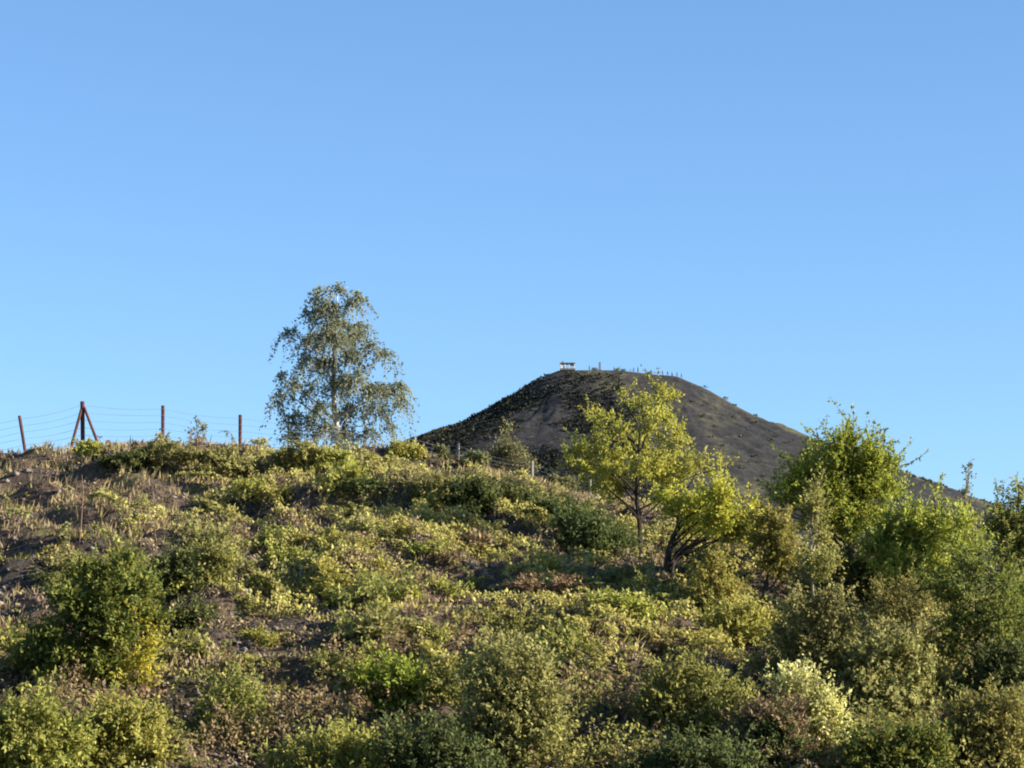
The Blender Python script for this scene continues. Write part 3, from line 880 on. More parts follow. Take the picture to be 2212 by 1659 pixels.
B('slope_bush', 'grey-olive bush with upright sprays beside the slender sapling', 71, None,
  [(1790, 1230, 36), (1750, 1270, 40), (1800, 1290, 42), (1760, 1320, 36), (1830, 1270, 26)], M['olive_leaf'], 620, leaf=0.08, shoot=0.15)
B('slope_bush', 'bright green skirt of shoots under the spreading green tree', 72, None,
  [(1960, 1290, 40), (2010, 1310, 36), (1980, 1350, 45), (1930, 1360, 45), (2020, 1370, 40), (1970, 1400, 45), (1900, 1300, 36)], M['mid_leaf'], 520, leaf=0.08, shoot=0.15)
B('slope_bush', 'olive bush between spreading green tree and dark-trunked tree', 73, None,
  [(2020, 1400, 40), (1960, 1410, 40), (2060, 1420, 36), (1900, 1390, 36)], M['olive_leaf'], 520, leaf=0.08)
B('slope_bush', 'mid green bush under the olive tree at the picture edge', 74, None,
  [(2180, 1330, 45), (2210, 1290, 45), (2150, 1370, 40), (2200, 1390, 45)], M['green_leaf'], 620, leaf=0.08)
# dark shrubs in the shadow of the yellow pair
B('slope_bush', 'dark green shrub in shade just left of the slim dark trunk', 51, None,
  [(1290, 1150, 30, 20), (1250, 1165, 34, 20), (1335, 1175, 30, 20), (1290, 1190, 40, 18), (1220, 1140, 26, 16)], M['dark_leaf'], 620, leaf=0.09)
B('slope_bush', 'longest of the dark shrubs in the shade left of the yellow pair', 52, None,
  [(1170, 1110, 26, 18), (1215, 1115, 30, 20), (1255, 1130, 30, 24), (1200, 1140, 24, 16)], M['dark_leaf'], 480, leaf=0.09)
B('slope_bush', 'dark green shrub on the upper slope below the small pointed tree', 53, None,
  [(1000, 1070, 26), (1035, 1060, 26), (1050, 1085, 24), (985, 1095, 22), (1020, 1105, 20)], M['dark_leaf'], 520, leaf=0.095)
B('slope_bush', 'olive-green shrub left of the dark shrub on the upper slope', 54, None,
  [(950, 1055, 24), (930, 1080, 24), (965, 1085, 22), (910, 1060, 18)], M['olive_leaf'], 380, leaf=0.095)
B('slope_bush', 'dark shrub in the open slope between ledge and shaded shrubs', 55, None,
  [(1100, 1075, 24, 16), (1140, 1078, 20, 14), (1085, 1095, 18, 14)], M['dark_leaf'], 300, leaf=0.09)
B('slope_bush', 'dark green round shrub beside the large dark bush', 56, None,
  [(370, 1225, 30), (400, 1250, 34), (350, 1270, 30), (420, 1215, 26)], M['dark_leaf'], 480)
B('slope_bush', 'lime-edged shrub next to the round dark shrub', 57, None,
  [(455, 1210, 28), (470, 1240, 28), (440, 1255, 24), (490, 1230, 18)], M['mid_leaf'], 380)
B('slope_bush', 'small dark shrub on bare soil right of the large dark bush', 58, None,
  [(405, 1350, 24, 16), (430, 1340, 18, 16)], M['dark_leaf'], 200)
# scrub along the crest
CR = dict(leaf=0.085, tw_len=0.16, shoot=0.05, up=0.3)
B('crest_bush', 'dark green scrub on the crest between strutted post and next post', 60, None,
  [(235, 1000, 26, 18), (270, 995, 30, 20), (300, 985, 26, 20), (325, 980, 20, 12)], M['dark_leaf'], 330, **CR)
B('crest_bush', 'green leafy bush at the foot of the straight wooden post', 61, None,
  [(350, 962, 22, 18), (380, 975, 26, 18), (330, 985, 24, 16), (400, 990, 24, 16), (350, 1000, 26, 14)], M['olive_leaf'], 330, **CR)
B('crest_bush', 'dull olive scrub on the crest under the tall weed stalk', 62, None,
  [(430, 985, 28, 18), (465, 990, 28, 18), (500, 985, 24, 16), (445, 1010, 26, 12), (490, 1008, 24, 12)], M['olive_leaf'], 300, **CR)
B('crest_bush', 'yellow-green mound at the foot of the strutted post', 63, None,
  [(175, 972, 26, 14), (200, 968, 22, 14), (225, 975, 20, 14)], M['lime_leaf'], 260, **CR)
B('crest_bush', 'olive bush at the left foot of the birch', 64, None,
  [(625, 990, 28, 16), (655, 978, 26, 18), (690, 985, 26, 16), (600, 1000, 22, 10)], M['olive_leaf'], 430, **CR)
B('crest_bush', 'sunlit yellow bush under the birch trunk', 65, None,
  [(715, 985, 24, 15), (740, 995, 24, 13), (700, 1002, 26, 10), (765, 1000, 18, 9)], M['lime_leaf'], 330, **CR)
B('crest_bush', 'yellow-green bush on the crest where the slag heap slope meets it', 66, None,
  [(860, 975, 26, 15), (888, 968, 20, 16), (905, 982, 20, 12), (845, 990, 24, 9)], M['lime_leaf'], 330, **CR)
B('crest_bush', 'grey-green scrub behind the wire between two pale posts', 67, None,
  [(1015, 992, 16, 9), (1038, 996, 16, 10), (955, 982, 12, 6)], M['grey_leaf'], 330, **CR)
B('crest_bush', 'tawny scrub on the ridge beside the lowest pale post', 68, None,
  [(1195, 1042, 18, 9), (1225, 1052, 18, 9)], M['grey_leaf'], 300, **CR)

# ------------------------------------------------------------------ stems and weeds
def stalk(name, label, cat, pts, rads, mat, Y, leaf_m=None, lobes=None, n_tw=20, **kw):
    rng = np.random.default_rng(int(pts[0][0]) + 7)
    x0 = px(pts[0][0], pts[0][1], Y)[0]
    base = np.array([x0, Y, float(ground_h(x0, Y))])
    root = thing(name, label, cat, base)
    q = [np.array([0, 0, -0.1])] + [px(u, v, Y) - base for (u, v) in pts[1:]]
    MB().tube(q, rads, 6).build('stem', mat, root, True)
    if lobes:
        lb = lobes_at(lobes, Y, base, rng, 0.5, 1)
        add_crown(root, 'leaves', lb, leaf_m, rng, mat, n_tw=n_tw, twig_frac=0.0, **kw)
    return root


hp = hit(172, 1172)
stalk('dead_stem', 'pale bare dead stem standing on the brown slope below the strutted post', 'dead stem',
      [(172, 1172), (175, 1135), (178, 1090), (180, 1060), (177, 1025)], [0.02, 0.019, 0.017, 0.013, 0.007], M['dead_wood'], hp[1])
stalk('weed_stalk', 'tall leafy weed stalk on the crest between two wooden posts', 'weed',
      [(432, 985), (430, 955), (426, 935), (423, 905)], [0.03, 0.025, 0.018, 0.01], M['bark'], 111.0, M['grey_leaf'],
      [(423, 908, 5, 6), (426, 925, 4, 6), (425, 940, 4, 6), (438, 935, 6, 8), (422, 950, 7, 3), (434, 955, 8, 8)], 40, tw_len=0.16, per=8, leaf=0.09)
stalk('bramble_cane', 'single arching bramble cane on the crest beside a wooden post', 'bramble',
      [(506, 985), (504, 950), (499, 936), (490, 930), (480, 931), (471, 936)], [0.02, 0.018, 0.015, 0.012, 0.01, 0.006], M['pale_bark'], 111.0, M['grey_leaf'],
      [(503, 950, 3, 8), (496, 934, 5, 3), (484, 930, 6, 3), (506, 968, 8, 8)], 22, tw_len=0.08, per=6, leaf=0.07)

# ------------------------------------------------------------------ wire fence along the crest
fence = thing('wire_fence', 'wire fence with dark wooden posts and paler posts running along the ridge', 'fence', hit(180, 965))
fo = np.array(fence.location)
POSTS = [(-130, 1010, -135, 925, 112.4, 'post_wood', 0.062), (61, 975, 42, 898, 112.3, 'post_wood', 0.055), (180, 962, 178, 867, 112.3, 'post_wood', 0.075), (352, 955, 352, 876, 112.3, 'post_wood', 0.06),
         (519, 975, 519, 896, 112.3, 'post_wood', 0.06), (895, 975, 896, 944, 112.6, 'pale_wood', 0.055), (990, 995, 990, 958, 112.0, 'pale_wood', 0.05),
         (1150, 1035, 1149, 996, 110.0, 'pale_wood', 0.055), (1275, 1080, 1274, 1036, 107.5, 'pale_wood', 0.055)]
tops = []; feet = []
for (ub, vb, ut, vt, Y, mt, r) in POSTS:
    xb = px(ub, vb, Y)[0]
    b = np.array([xb, Y, float(ground_h(xb, Y)) - 0.3])
    t = px(ut, vt, Y)
    c = (b + t) / 2
    ax = norm(t - b); sx = norm(np.cross(ax, [0, 1, 0.0])); sy = np.cross(ax, sx)
    m = MB()
    L = np.linalg.norm(t - b)
    r = r * 1.15
    m.tube([b, b + ax * L * 0.35, b + ax * L * 0.7, t - ax * 0.02, t], [r * 1.04, r, r * 0.99, r, r * 0.8], 10)
    o = m.build('post', M[mt], fence, False); o.location = -fo
    if mt == 'pale_wood':
        o['label'] = 'pale weathered fence post'
    tops.append(t - ax * 0.06); feet.append(b + ax * 0.45)
for (ub, vb, ut, vt, dy) in ((149, 965, 176, 884, -0.25), (219, 957, 182, 880, -0.2)):
    Y = 112.3
    a = px(ub, vb, Y + dy); a[2] = min(a[2], float(ground_h(a[0], Y + dy))) - 0.1
    b = px(ut, vt, Y - 0.06)
    m = MB(); m.tube([a, (a + b) / 2, b], [0.062, 0.06, 0.058], 8)
    o = m.build('strut', M['post_wood'], fence); o.location = -fo
wr = np.random.default_rng(3)
for s in range(6):
    fr = 0.12 + s * 0.165
    for i in range(len(tops) - 1):
        a = feet[i] + (tops[i] - feet[i]) * fr; b = feet[i + 1] + (tops[i + 1] - feet[i + 1]) * fr
        a = a - np.array([0, 0.07, 0]); b = b - np.array([0, 0.07, 0])
        t = np.linspace(0, 1, 7)[:, None]
        p = a + (b - a) * t
        p[:, 2] -= np.sin(t[:, 0] * np.pi) * wr.uniform(0.03, 0.1)
        o = MB().tube(p, 0.0055, 4, False).build('wire', M['wire'], fence); o.location = -fo

# ------------------------------------------------------------------ boulders
def boulder(label, u, v, sz, seed, Y=None):
    rng = np.random.default_rng(seed)
    p = hit(u, v) if Y is None else np.array([px(u, v, Y)[0], Y, px(u, v, Y)[2]])
    import bmesh
    bm = bmesh.new()
    bmesh.ops.create_icosphere(bm, subdivisions=3, radius=1.0)
    for q in bm.verts:
        c = np.array(q.co)
        k = 1 + 0.55 * float(fbm(c[0] * 1.6 + seed, c[1] * 1.6 + c[2] * 1.3, seed, 3))
        q.co = Vector((c * k * np.array(sz)).tolist())
    me = bpy.data.meshes.new('boulder'); bm.to_mesh(me); bm.free()
    me.materials.append(M['rock'])
    o = link('boulder', me, None, p + np.array([0, 0, sz[2] * 0.35]))
    return tag(o, label, 'boulder')


boulder('pale pinkish boulder showing through leaves beside the dark-trunked tree', 2135, 1330, (0.22, 0.2, 0.17), 3, None)
boulder('pale stone on the ridge below the lowest pale fence post', 1290, 1086, (0.28, 0.22, 0.16), 4)
boulder('pale grey stone on the upper slope below the crest bush', 795, 1012, (0.4, 0.3, 0.14), 5)

# ------------------------------------------------------------------ low bramble mounds on the slope
def mound_mesh(name, seed, mat, n_tw=120, flat=0.36):
    rng = np.random.default_rng(seed)
    lb = []
    for i in range(6):
        a = rng.uniform(0, 6.28); q = rng.uniform(0, 0.62)
        r = rng.uniform(0.28, 0.5)
        lb.append((q * math.cos(a) * 1.25, q * math.sin(a), 0.05 + 0.15 * rng.random(), r, r, r * flat))
    V, Fq, TW = crown_arrays(lb, rng, n_tw, 0.34, 9, up=0.35, out=0.8, jit=0.5, droop=0.35, leaf=0.095, width=0.55, shoot=0.1)
    me = mesh_from(name, V, Fq, mat)
    m = MB()
    for i in range(5):
        m.tube(bend((0, 0, -0.15), np.array(lb[i][:3]) * 1.1, rng, sag=0.15), np.linspace(0.02, 0.006, 5), 4)
    return me, m.mesh('stems', M['bark'])


VAR = {}
for i, (k, mt) in enumerate((('lime', 'lime_leaf'), ('mid', 'mid_leaf'), ('olive', 'olive_leaf'), ('dark', 'dark_leaf'), ('brown', 'brown_leaf'), ('gold', 'trail_leaf'))):
    VAR[k] = [mound_mesh('foliage', 200 + i * 10 + j, M[mt]) for j in range(3)]
COLW = {'lime': 'pale lime-green', 'mid': 'fresh green', 'olive': 'dull olive', 'dark': 'dark green', 'brown': 'dry brown', 'gold': 'bright yellow-green'}
ZONES = [('under the strutted post', 180, 1060), ('below the birch', 690, 1060), ('below the pale fence posts', 1080, 1060),
         ('around the bare dead stem', 160, 1140), ('in the middle of the open slope', 720, 1190), ('uphill of the large dark bush', 330, 1170), ('facing the shaded shrubs', 1080, 1190),
         ('below the yellow pair', 1330, 1290), ('above the big olive bush', 1050, 1350), ('beside the large dark bush', 480, 1340),
         ('above the fresh green shrub', 780, 1380), ('by the dry heather patch', 1350, 1410), ('near the slender pale sapling', 1700, 1380), ('below the spreading green tree', 1950, 1420)]
rng = np.random.default_rng(77)
cand = []
tries = 0
while len(cand) < 95 and tries < 9000:
    tries += 1
    u = rng.uniform(5, 1700); v = rng.uniform(1010, 1560)
    # the crest falls away to the right
    vc = np.interp(u, [c[0] for c in CREST], [c[1] for c in CREST]) + 26
    if v < vc + (34 if u > 880 else 0):
        continue
    dens = 0.35 + 0.65 * math.exp(-(((u - 850) / 480) ** 2 + ((v - 1230) / 190) ** 2))
    if u < 420 and v < 1200:
        dens = 0.15
    if 1180 < u < 1420 and 1400 < v < 1560:
        dens = 0.1
    if rng.random() > dens:
        continue
    if any((u - c[0]) ** 2 + ((v - c[1]) * 1.7) ** 2 < 34 ** 2 for c in cand):
        continue
    cand.append((u, v))
mounds = []
cand.sort()
for (u, v) in cand:
    p = hit(u, v)
    bright = math.exp(-(((u - 900) / 450) ** 2 + ((v - 1250) / 200) ** 2))
    r_ = rng.random()
    if r_ < 0.3 + 0.4 * bright:
        k = 'lime' if rng.random() < 0.85 else 'gold'
    elif r_ < 0.68 + 0.2 * bright:
        k = 'mid' if rng.random() < 0.3 else 'olive'
    elif r_ < 0.8 + 0.12 * bright:
        k = 'dark'
    else:
        k = 'brown'
    z = min(ZONES, key=lambda q: (q[1] - u) ** 2 + ((q[2] - v) * 1.6) ** 2)
    fm, sm = VAR[k][rng.integers(3)]
    s = rng.uniform(0.55, 1.15)
    root = thing('bramble_mound', '', 'bramble', p, 'low bramble mounds on the slope')
    mounds.append((root, COLW[k], z[0]))
    root.rotation_euler = (rng.normal() * 0.1, rng.normal() * 0.1, rng.uniform(0, 6.28))
    root.scale = (s * rng.uniform(0.85, 1.3), s * rng.uniform(0.85, 1.2), s * rng.uniform(0.75, 1.25))
    link('foliage', fm, root); link('stems', sm, root)['kind'] = 'stuff'

ORD = ['first', 'second', 'third', 'fourth', 'fifth', 'sixth', 'seventh', 'eighth', 'ninth', 'tenth', 'eleventh', 'twelfth', 'thirteenth', 'fourteenth', 'fifteenth', 'sixteenth', 'seventeenth', 'eighteenth', 'nineteenth', 'twentieth']
cnt = {}
for (o, c, z) in mounds:
    cnt.setdefault((c, z), []).append(o)
for (c, z), os_ in cnt.items():
    for i, o in enumerate(os_):
        o['label'] = f'{c} bramble mound {z}' if len(os_) == 1 else f'{ORD[i]} {c} bramble mound from the left {z}'

# ------------------------------------------------------------------ ground cover (nobody could count it)
def blades(name, label, n_t, mask_fn, mat, per, h0, h1, lean, wid, seed):
    rng = np.random.default_rng(seed)
    x = rng.uniform(-22, 21, n_t); y = 62 + 52 * rng.random(n_t)
    ok = (np.abs(x) < y * 0.20) & (rng.random(n_t) < mask_fn(x, y))
    x, y = x[ok], y[ok]
    n = len(x)
    bx = x[:, None] + rng.normal(size=(n, per)) * 0.09; by = y[:, None] + rng.normal(size=(n, per)) * 0.09
    bz = ground_h(bx.ravel(), by.ravel()).reshape(n, per) - 0.02
    th = rng.uniform(0.7, 1.3, n)[:, None]
    H = rng.uniform(h0, h1, (n, per)) * th
    D = rng.normal(size=(n, per, 3)) * lean + np.array([0.18, -0.22, 1.0])
    P = np.stack([bx, by, bz], -1)
    N = rng.normal(size=(n, per, 3)) + np.array([0, -0.6, 0.3])
    V, Fq = leaves(P.reshape(-1, 3), D.reshape(-1, 3), N.reshape(-1, 3), H.ravel(), (wid * rng.uniform(0.7, 1.4, (n, per))).ravel(), 0.0)
    o = link(name, mesh_from(name, V, Fq, mat))
    o['kind'] = 'stuff'; o['label'] = label
    return o


def m_dry(x, y):
    return np.clip((fbm(x / 4.5, y / 4.5, 71, 3) + 0.12) * 4, 0.12, 0.9) * np.clip(0.5 + 5 * hummock(x, y), 0.08, 1)


def m_green(x, y):
    return np.clip(0.25 + 6 * hummock(x, y), 0, 1) * np.clip((fbm(x / 3.2, y / 2.6, 72, 3) + 0.02) * 6, 0.03, 1.0) * below_crest(x, y) * (0.35 + 0.65 * np.exp(-((x + 0) / 8) ** 2 - ((y - 86) / 14) ** 2))


def m_tawny(x, y):
    return np.clip((fbm(x / 5, y / 5, 73, 3) - 0.02) * 6, 0.02, 0.8) + 0.75 * (1 - below_crest(x, y))


def bramble_mat(name, label, n_t, mask_fn, mat, per, hmax, leaf, seed, area=(-22, 21, 62, 114)):
    rng = np.random.default_rng(seed)
    x = rng.uniform(area[0], area[1], n_t); y = rng.uniform(area[2], area[3], n_t)
    mk = mask_fn(x, y)
    ok = (np.abs(x) < y * 0.20) & (rng.random(n_t) < mk * 1.6)
    x, y, mk = x[ok], y[ok], mk[ok]
    n = len(x)
    z = ground_h(x, y)
    hh = hmax * np.clip(mk, 0, 1) * (0.55 + 0.9 * vnoise(x / 0.55, y / 0.55, seed))
    fr = rng.random(n) ** 0.6
    c = np.stack([x, y, z + hh * fr], -1)
    # a short arching spray at every point, mostly tumbling downhill
    d = norm(rng.normal(size=(n, 3)) * 0.7 + np.array([0.35, -0.35, 0.55]))
    t = (np.arange(per)[None, :] + rng.random((n, per))) / per
    ln = rng.uniform(0.15, 0.42, n)[:, None]
    P = c[:, None, :] + d[:, None, :] * (ln * t)[..., None] + rng.normal(size=(n, per, 3)) * leaf * 0.3
    P[..., 2] -= 0.7 * ln * t ** 2
    D = d[:, None, :] + rng.normal(size=P.shape) * 0.8
    N = rng.normal(size=P.shape) * 0.5 + np.array([0, 0, 0.4]) + SUN * 0.5
    L = leaf * rng.uniform(0.65, 1.35, n * per)
    V, Fq = leaves(P.reshape(-1, 3), D.reshape(-1, 3), N.reshape(-1, 3), L, L * 0.6)
    o = link(name, mesh_from(name, V, Fq, mat))
    o['kind'] = 'stuff'; o['label'] = label
    return o


def ridged(x, y, seed, sx, sy, th, k=5.0):
    xr = x * 0.93 - y * 0.36; yr = x * 0.36 + y * 0.93
    return np.clip((fbm(xr / sx, yr / sy, seed, 4) + th) * k, 0, 1)


def below_crest(x, y):
    t = (y - Y_FOOT) / (np.interp(x, CX, CY) - Y_FOOT)
    bare = sstep(-0.075, -0.10, x / y) * sstep(0.45, 0.6, t)
    return (1 - sstep(0.83, 0.93, t) * np.clip(0.6 + sstep(-6, -3, x), 0, 1)) * (1 - 0.75 * bare)


def b_lime(x, y):
    return below_crest(x, y) * np.clip((hummock(x, y) + 0.01) * 9, 0, 1) * ridged(x, y, 91, 4.0, 2.4, 0.12, 5.0) * np.clip(0.1 + 1.1 * np.exp(-((x - 0.5) / 7.5) ** 2 - ((y - 86) / 15) ** 2), 0, 1)


def b_olive(x, y):
    return below_crest(x, y) * np.clip((hummock(x, y) + 0.03) * 8, 0, 1) * ridged(x, y, 92, 3.6, 2.4, -0.02, 7.0) * 0.8 * (1 - 0.6 * sstep(-0.05, -0.1, x / y))


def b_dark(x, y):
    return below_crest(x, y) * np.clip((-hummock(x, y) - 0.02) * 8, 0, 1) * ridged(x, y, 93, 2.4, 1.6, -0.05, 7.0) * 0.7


def b_tawny(x, y):
    return np.clip((hummock(x, y) + 0.08) * 6, 0, 1) * ridged(x, y, 94, 3.4, 2.6, 0.0, 6.0) * np.clip(0.25 + 0.8 * sstep(-0.06, -0.13, x / y), 0, 1)


def b_right(x, y):
    # undergrowth below the trees on the far side of the slope
    return sstep(0.08, 0.11, x / y) * ridged(x, y, 94, 2.2, 2.0, 0.08, 4.0)


bramble_mat('bramble_thicket', 'yellow-green bramble thicket tumbling down the middle of the slope', 7000, b_lime, M['lime_leaf'], 7, 0.4, 0.13, 95)
bramble_mat('dry_heather', 'dry mauve-brown heather and bracken patches on the slope', 24000, b_tawny, M['heather'], 7, 0.3, 0.10, 94)
bramble_mat('bramble_thicket', 'dull olive bramble and bracken spread over the slope', 8000, b_olive, M['olive_leaf'], 7, 0.4, 0.12, 96)
bramble_mat('bramble_thicket', 'dark green low growth in the hollows of the slope', 5000, b_dark, M['dark_leaf'], 7, 0.3, 0.12, 97)
bramble_mat('undergrowth', 'loose olive undergrowth below the trees on the side slope', 16000, b_right, M['olive_leaf'], 7, 1.2, 0.13, 98, (2, 21, 62, 96))

def trails(name, label, n, mat, seed, cx, cy, sx, sy, length=(1.2, 3.2), leaf=0.11, per=120, wid=0.085, rise=(0.15, 0.5)):
    '''Bramble canes trailing downhill, leafy along their whole length.'''
    rng = np.random.default_rng(seed)
    x = rng.normal(size=n * 6) * sx + cx; y = rng.normal(size=n * 6) * sy + cy
    ok = (np.abs(x) < y * 0.20) & (rng.random(n * 6) < below_crest(x, y)) & (y < np.interp(x, CX, CY) - 5) & (y > 63) & (hummock(x, y) > -0.03) & (rng.random(n * 6) < np.clip(0.15 + 4 * (fbm(x / 3, y / 3, seed, 3) + 0.05), 0.05, 1))
    x, y = x[ok][:n], y[ok][:n]
    n = len(x)
    th = np.radians(rng.normal(-42, 26, n)) + np.pi * (rng.random(n) < 0.15) * rng.uniform(0.6, 1.0, n)
    L = rng.uniform(length[0], length[1], n)
    A = rng.normal(0, 0.22, n); ph = rng.uniform(0, 6.28, n); hg = rng.uniform(rise[0], rise[1], n)

    def path(t):
        s = L[:, None] * t
        off = A[:, None] * np.sin(t * 5 + ph[:, None])
        X = x[:, None] + np.cos(th)[:, None] * s - np.sin(th)[:, None] * off
        Yy = y[:, None] + np.sin(th)[:, None] * s + np.cos(th)[:, None] * off
        Z = ground_h(X.ravel(), Yy.ravel()).reshape(X.shape) + 0.05 + hg[:, None] * np.clip(np.sin(np.pi * t), 0, 1) ** 0.7
        return np.stack([X, Yy, Z], -1)
    t = np.sort(rng.random((n, per)), 1)
    P = path(t)
    T = norm(np.gradient(P, axis=1) + 1e-6)
    P = P + rng.normal(size=P.shape) * np.array([wid, wid, wid * 0.8])
    D = T * 0.3 + rng.normal(size=P.shape) * 0.8
    N = rng.normal(size=P.shape) * 0.5 + np.array([0, 0, 0.4]) + SUN * 0.55
    Lf = leaf * rng.uniform(0.5, 1.4, n * per)
    V, Fq = leaves(P.reshape(-1, 3), D.reshape(-1, 3), N.reshape(-1, 3), Lf, Lf * 0.6)
    o = link(name, mesh_from(name, V, Fq, mat)); o['kind'] = 'stuff'; o['label'] = label
    C = path(np.tile(np.linspace(0, 1, 8)[None], (n, 1)))
    V, Fq = tubes_vec(C, np.tile(np.linspace(0.012, 0.005, 8), (n, 1)))
    c = link('canes', mesh_from('canes', V, Fq, M['dead_wood']), o); c['kind'] = 'stuff'


trails('trailing_bramble', 'yellow-green bramble canes trailing down the open slope', 430, M['trail_leaf'], 121, 0.3, 86, 5.0, 9, per=170, wid=0.06)
trails('trailing_bramble', 'olive bramble canes trailing across the slope', 90, M['olive_leaf'], 122, -2.0, 86, 9, 13, per=150, wid=0.06)
trails('trailing_bramble', 'withered brown canes trailing across the slope', 160, M['heather'], 123, -6.0, 88, 8, 13, leaf=0.09)
trails('trailing_bramble', 'yellow-green bramble canes on the upper slope below the birch', 130, M['trail_leaf'], 124, -6.0, 99, 2.6, 2.2, length=(0.8, 2.0), wid=0.06)


def b_foot(x, y):
    return (1 - sstep(68, 74, y)) * ridged(x, y, 99, 2.2, 2.0, 0.02, 5.0)


bramble_mat('undergrowth', 'brown-green tangled undergrowth between the bushes at the foot of the slope', 15000, b_foot, M['brown_leaf'], 7, 0.8, 0.10, 100, (-14, 14, 61, 75))
bramble_mat('undergrowth', 'green tangled undergrowth between the bushes at the foot of the slope', 12000, lambda x, y: b_foot(x + 40, y), M['mid_leaf'], 7, 0.8, 0.10, 101, (-14, 14, 61, 75))

blades('dry_grass', 'dry mauve-brown grass and heather covering the slope', 26000, m_dry,
       leaf_mat('dry_blade', [(0.15, 0.115, 0.07), (0.25, 0.195, 0.115), (0.38, 0.31, 0.18)], 0.3, 0.1, 0.5), 8, 0.10, 0.32, 0.5, 0.04, 81)
blades('ground_litter', 'short dead stems and litter lying over the bare soil', 46000, lambda x, y: 0.35 + 0.65 * np.clip((fbm(x / 1.3, y / 1.3, 75, 3) + 0.1) * 5, 0, 1),
       leaf_mat('litter', [(0.05, 0.037, 0.03), (0.11, 0.08, 0.06), (0.24, 0.185, 0.125)], 0.2, 0.1, 0.7), 5, 0.05, 0.19, 1.1, 0.05, 84)
blades('green_grass', 'yellow-green grass covering the slope', 15000, m_green,
       leaf_mat('green_blade', [(0.10, 0.11, 0.03), (0.20, 0.19, 0.045), (0.33, 0.29, 0.07)], 0.35, 0.15, 0.6), 8, 0.12, 0.36, 0.7, 0.06, 82)
blades('tawny_grass', 'tawny dead grass tufts along ridge and slope', 14000, m_tawny,
       leaf_mat('tawny_blade', [(0.20, 0.15, 0.07), (0.34, 0.26, 0.13), (0.48, 0.38, 0.20)], 0.35, 0.15, 0.6), 7, 0.15, 0.42, 0.35, 0.035, 83)

# loose shale on the bare patches
def loose_stones(n, seed):
    rng = np.random.default_rng(seed)
    x = rng.uniform(-19, 16, n); y = rng.uniform(62, 112, n)
    ok = (np.abs(x) < y * 0.20) & (rng.random(n) < np.clip(0.5 - 4 * hummock(x, y), 0.05, 1))
    x, y = x[ok], y[ok]
    n = len(x)
    z = ground_h(x, y)
    o6 = np.array([(1, 0, 0), (0, 1, 0), (-1, 0, 0), (0, -1, 0), (0, 0, 0.7), (0, 0, -0.7)], float)
    sz = 0.03 + 0.10 * rng.random(n) ** 3
    V = o6[None] * rng.uniform(0.6, 1.4, (n, 6, 1)) + rng.normal(size=(n, 6, 3)) * 0.15
    a = rng.uniform(0, 6.28, n); ca, sa = np.cos(a)[:, None], np.sin(a)[:, None]
    V = np.stack([V[..., 0] * ca - V[..., 1] * sa, V[..., 0] * sa + V[..., 1] * ca, V[..., 2]], -1) * sz[:, None, None]
    V = V + np.stack([x, y, z + sz * 0.2], -1)[:, None, :]
    t = np.array([(0, 1, 4), (1, 2, 4), (2, 3, 4), (3, 0, 4), (1, 0, 5), (2, 1, 5), (3, 2, 5), (0, 3, 5)])
    Fq = (np.arange(n)[:, None, None] * 6 + t[None]).reshape(-1, 3)
    o = link('loose_stones', mesh_from('loose_stones', V.reshape(-1, 3), Fq, solid_mat('shale_stone', [(0.08, 0.07, 0.07), (0.17, 0.145, 0.135), (0.3, 0.25, 0.22)], 3, 0.9)))
    o['kind'] = 'stuff'; o['label'] = 'loose grey shale chips lying on the bare patches of the slope'


loose_stones(26000, 111)

# ------------------------------------------------------------------ things on top of the heap
M['deck'] = solid_mat('deck', [(0.10, 0.085, 0.06), (0.17, 0.14, 0.10)], 1.5, 0.8)
M['white_paint'] = solid_mat('white_paint', [(0.62, 0.61, 0.56), (0.76, 0.75, 0.7)], 1.0, 0.6)
M['metal'] = solid_mat('metal', [(0.16, 0.16, 0.22), (0.24, 0.24, 0.32)], 1.0, 0.5)
M['skin'] = solid_mat('skin', [(0.45, 0.28, 0.2), (0.52, 0.33, 0.24)], 8, 0.6)
M['hair'] = solid_mat('hair', [(0.02, 0.014, 0.01), (0.05, 0.03, 0.02)], 8, 0.6)

# lookout shelter: raised deck, white posts, flat roof, a beacon box at one end
g = heap_pt(1226, -1.2)
sh = thing('lookout_shelter', 'small flat-roofed lookout shelter with white posts on the heap summit', 'shelter', (g[0], g[1], g[2]))
W2, D2 = 2.35, 1.5
MB().box((0, 0, 0.15), (W2 + 0.25, D2 + 0.25, 0.35)).build('deck', M['deck'], sh)
for i, xx in enumerate((-W2, -0.9, 0.6, W2)):
    for yy in (-D2, D2):
        MB().box((xx, yy, 1.35), (0.14, 0.14, 0.85)).build('post', M['white_paint'], sh)
MB().box((0, 0, 2.33), (W2 + 0.3, D2 + 0.3, 0.13)).box((0, 0, 2.5), (W2 + 0.05, D2 + 0.05, 0.04)).build('roof', M['deck'], sh)
MB().box((1.5, -D2 + 0.02, 1.75), (0.78, 0.05, 0.42)).build('panel', M['deck'], sh)
MB().box((-1.65, -D2 + 0.02, 1.0), (0.7, 0.05, 0.45)).build('panel', M['white_paint'], sh)
for yy in (-D2, D2):
    MB().box((0, yy, 0.95), (W2, 0.04, 0.05)).build('rail', M['deck'], sh)
MB().box((-1.75, 0, 2.85), (0.35, 0.35, 0.32)).tube([(-1.75, 0, 3.15), (-1.75, 0, 3.7)], [0.12, 0.06], 6).build('beacon', M['metal'], sh)

# tall marker slab
g = heap_pt(1295.5, -1.2)
mk = thing('marker_slab', 'tall narrow grey marker slab on the heap summit', 'marker', g)
MB().box((0, 0, 0.1), (0.6, 0.4, 0.2)).build('plinth', M['deck'], mk)
MB().box((0, 0, 1.55), (0.36, 0.12, 1.3)).box((0, 0, 2.88), (0.4, 0.15, 0.05)).build('slab', M['metal'], mk)

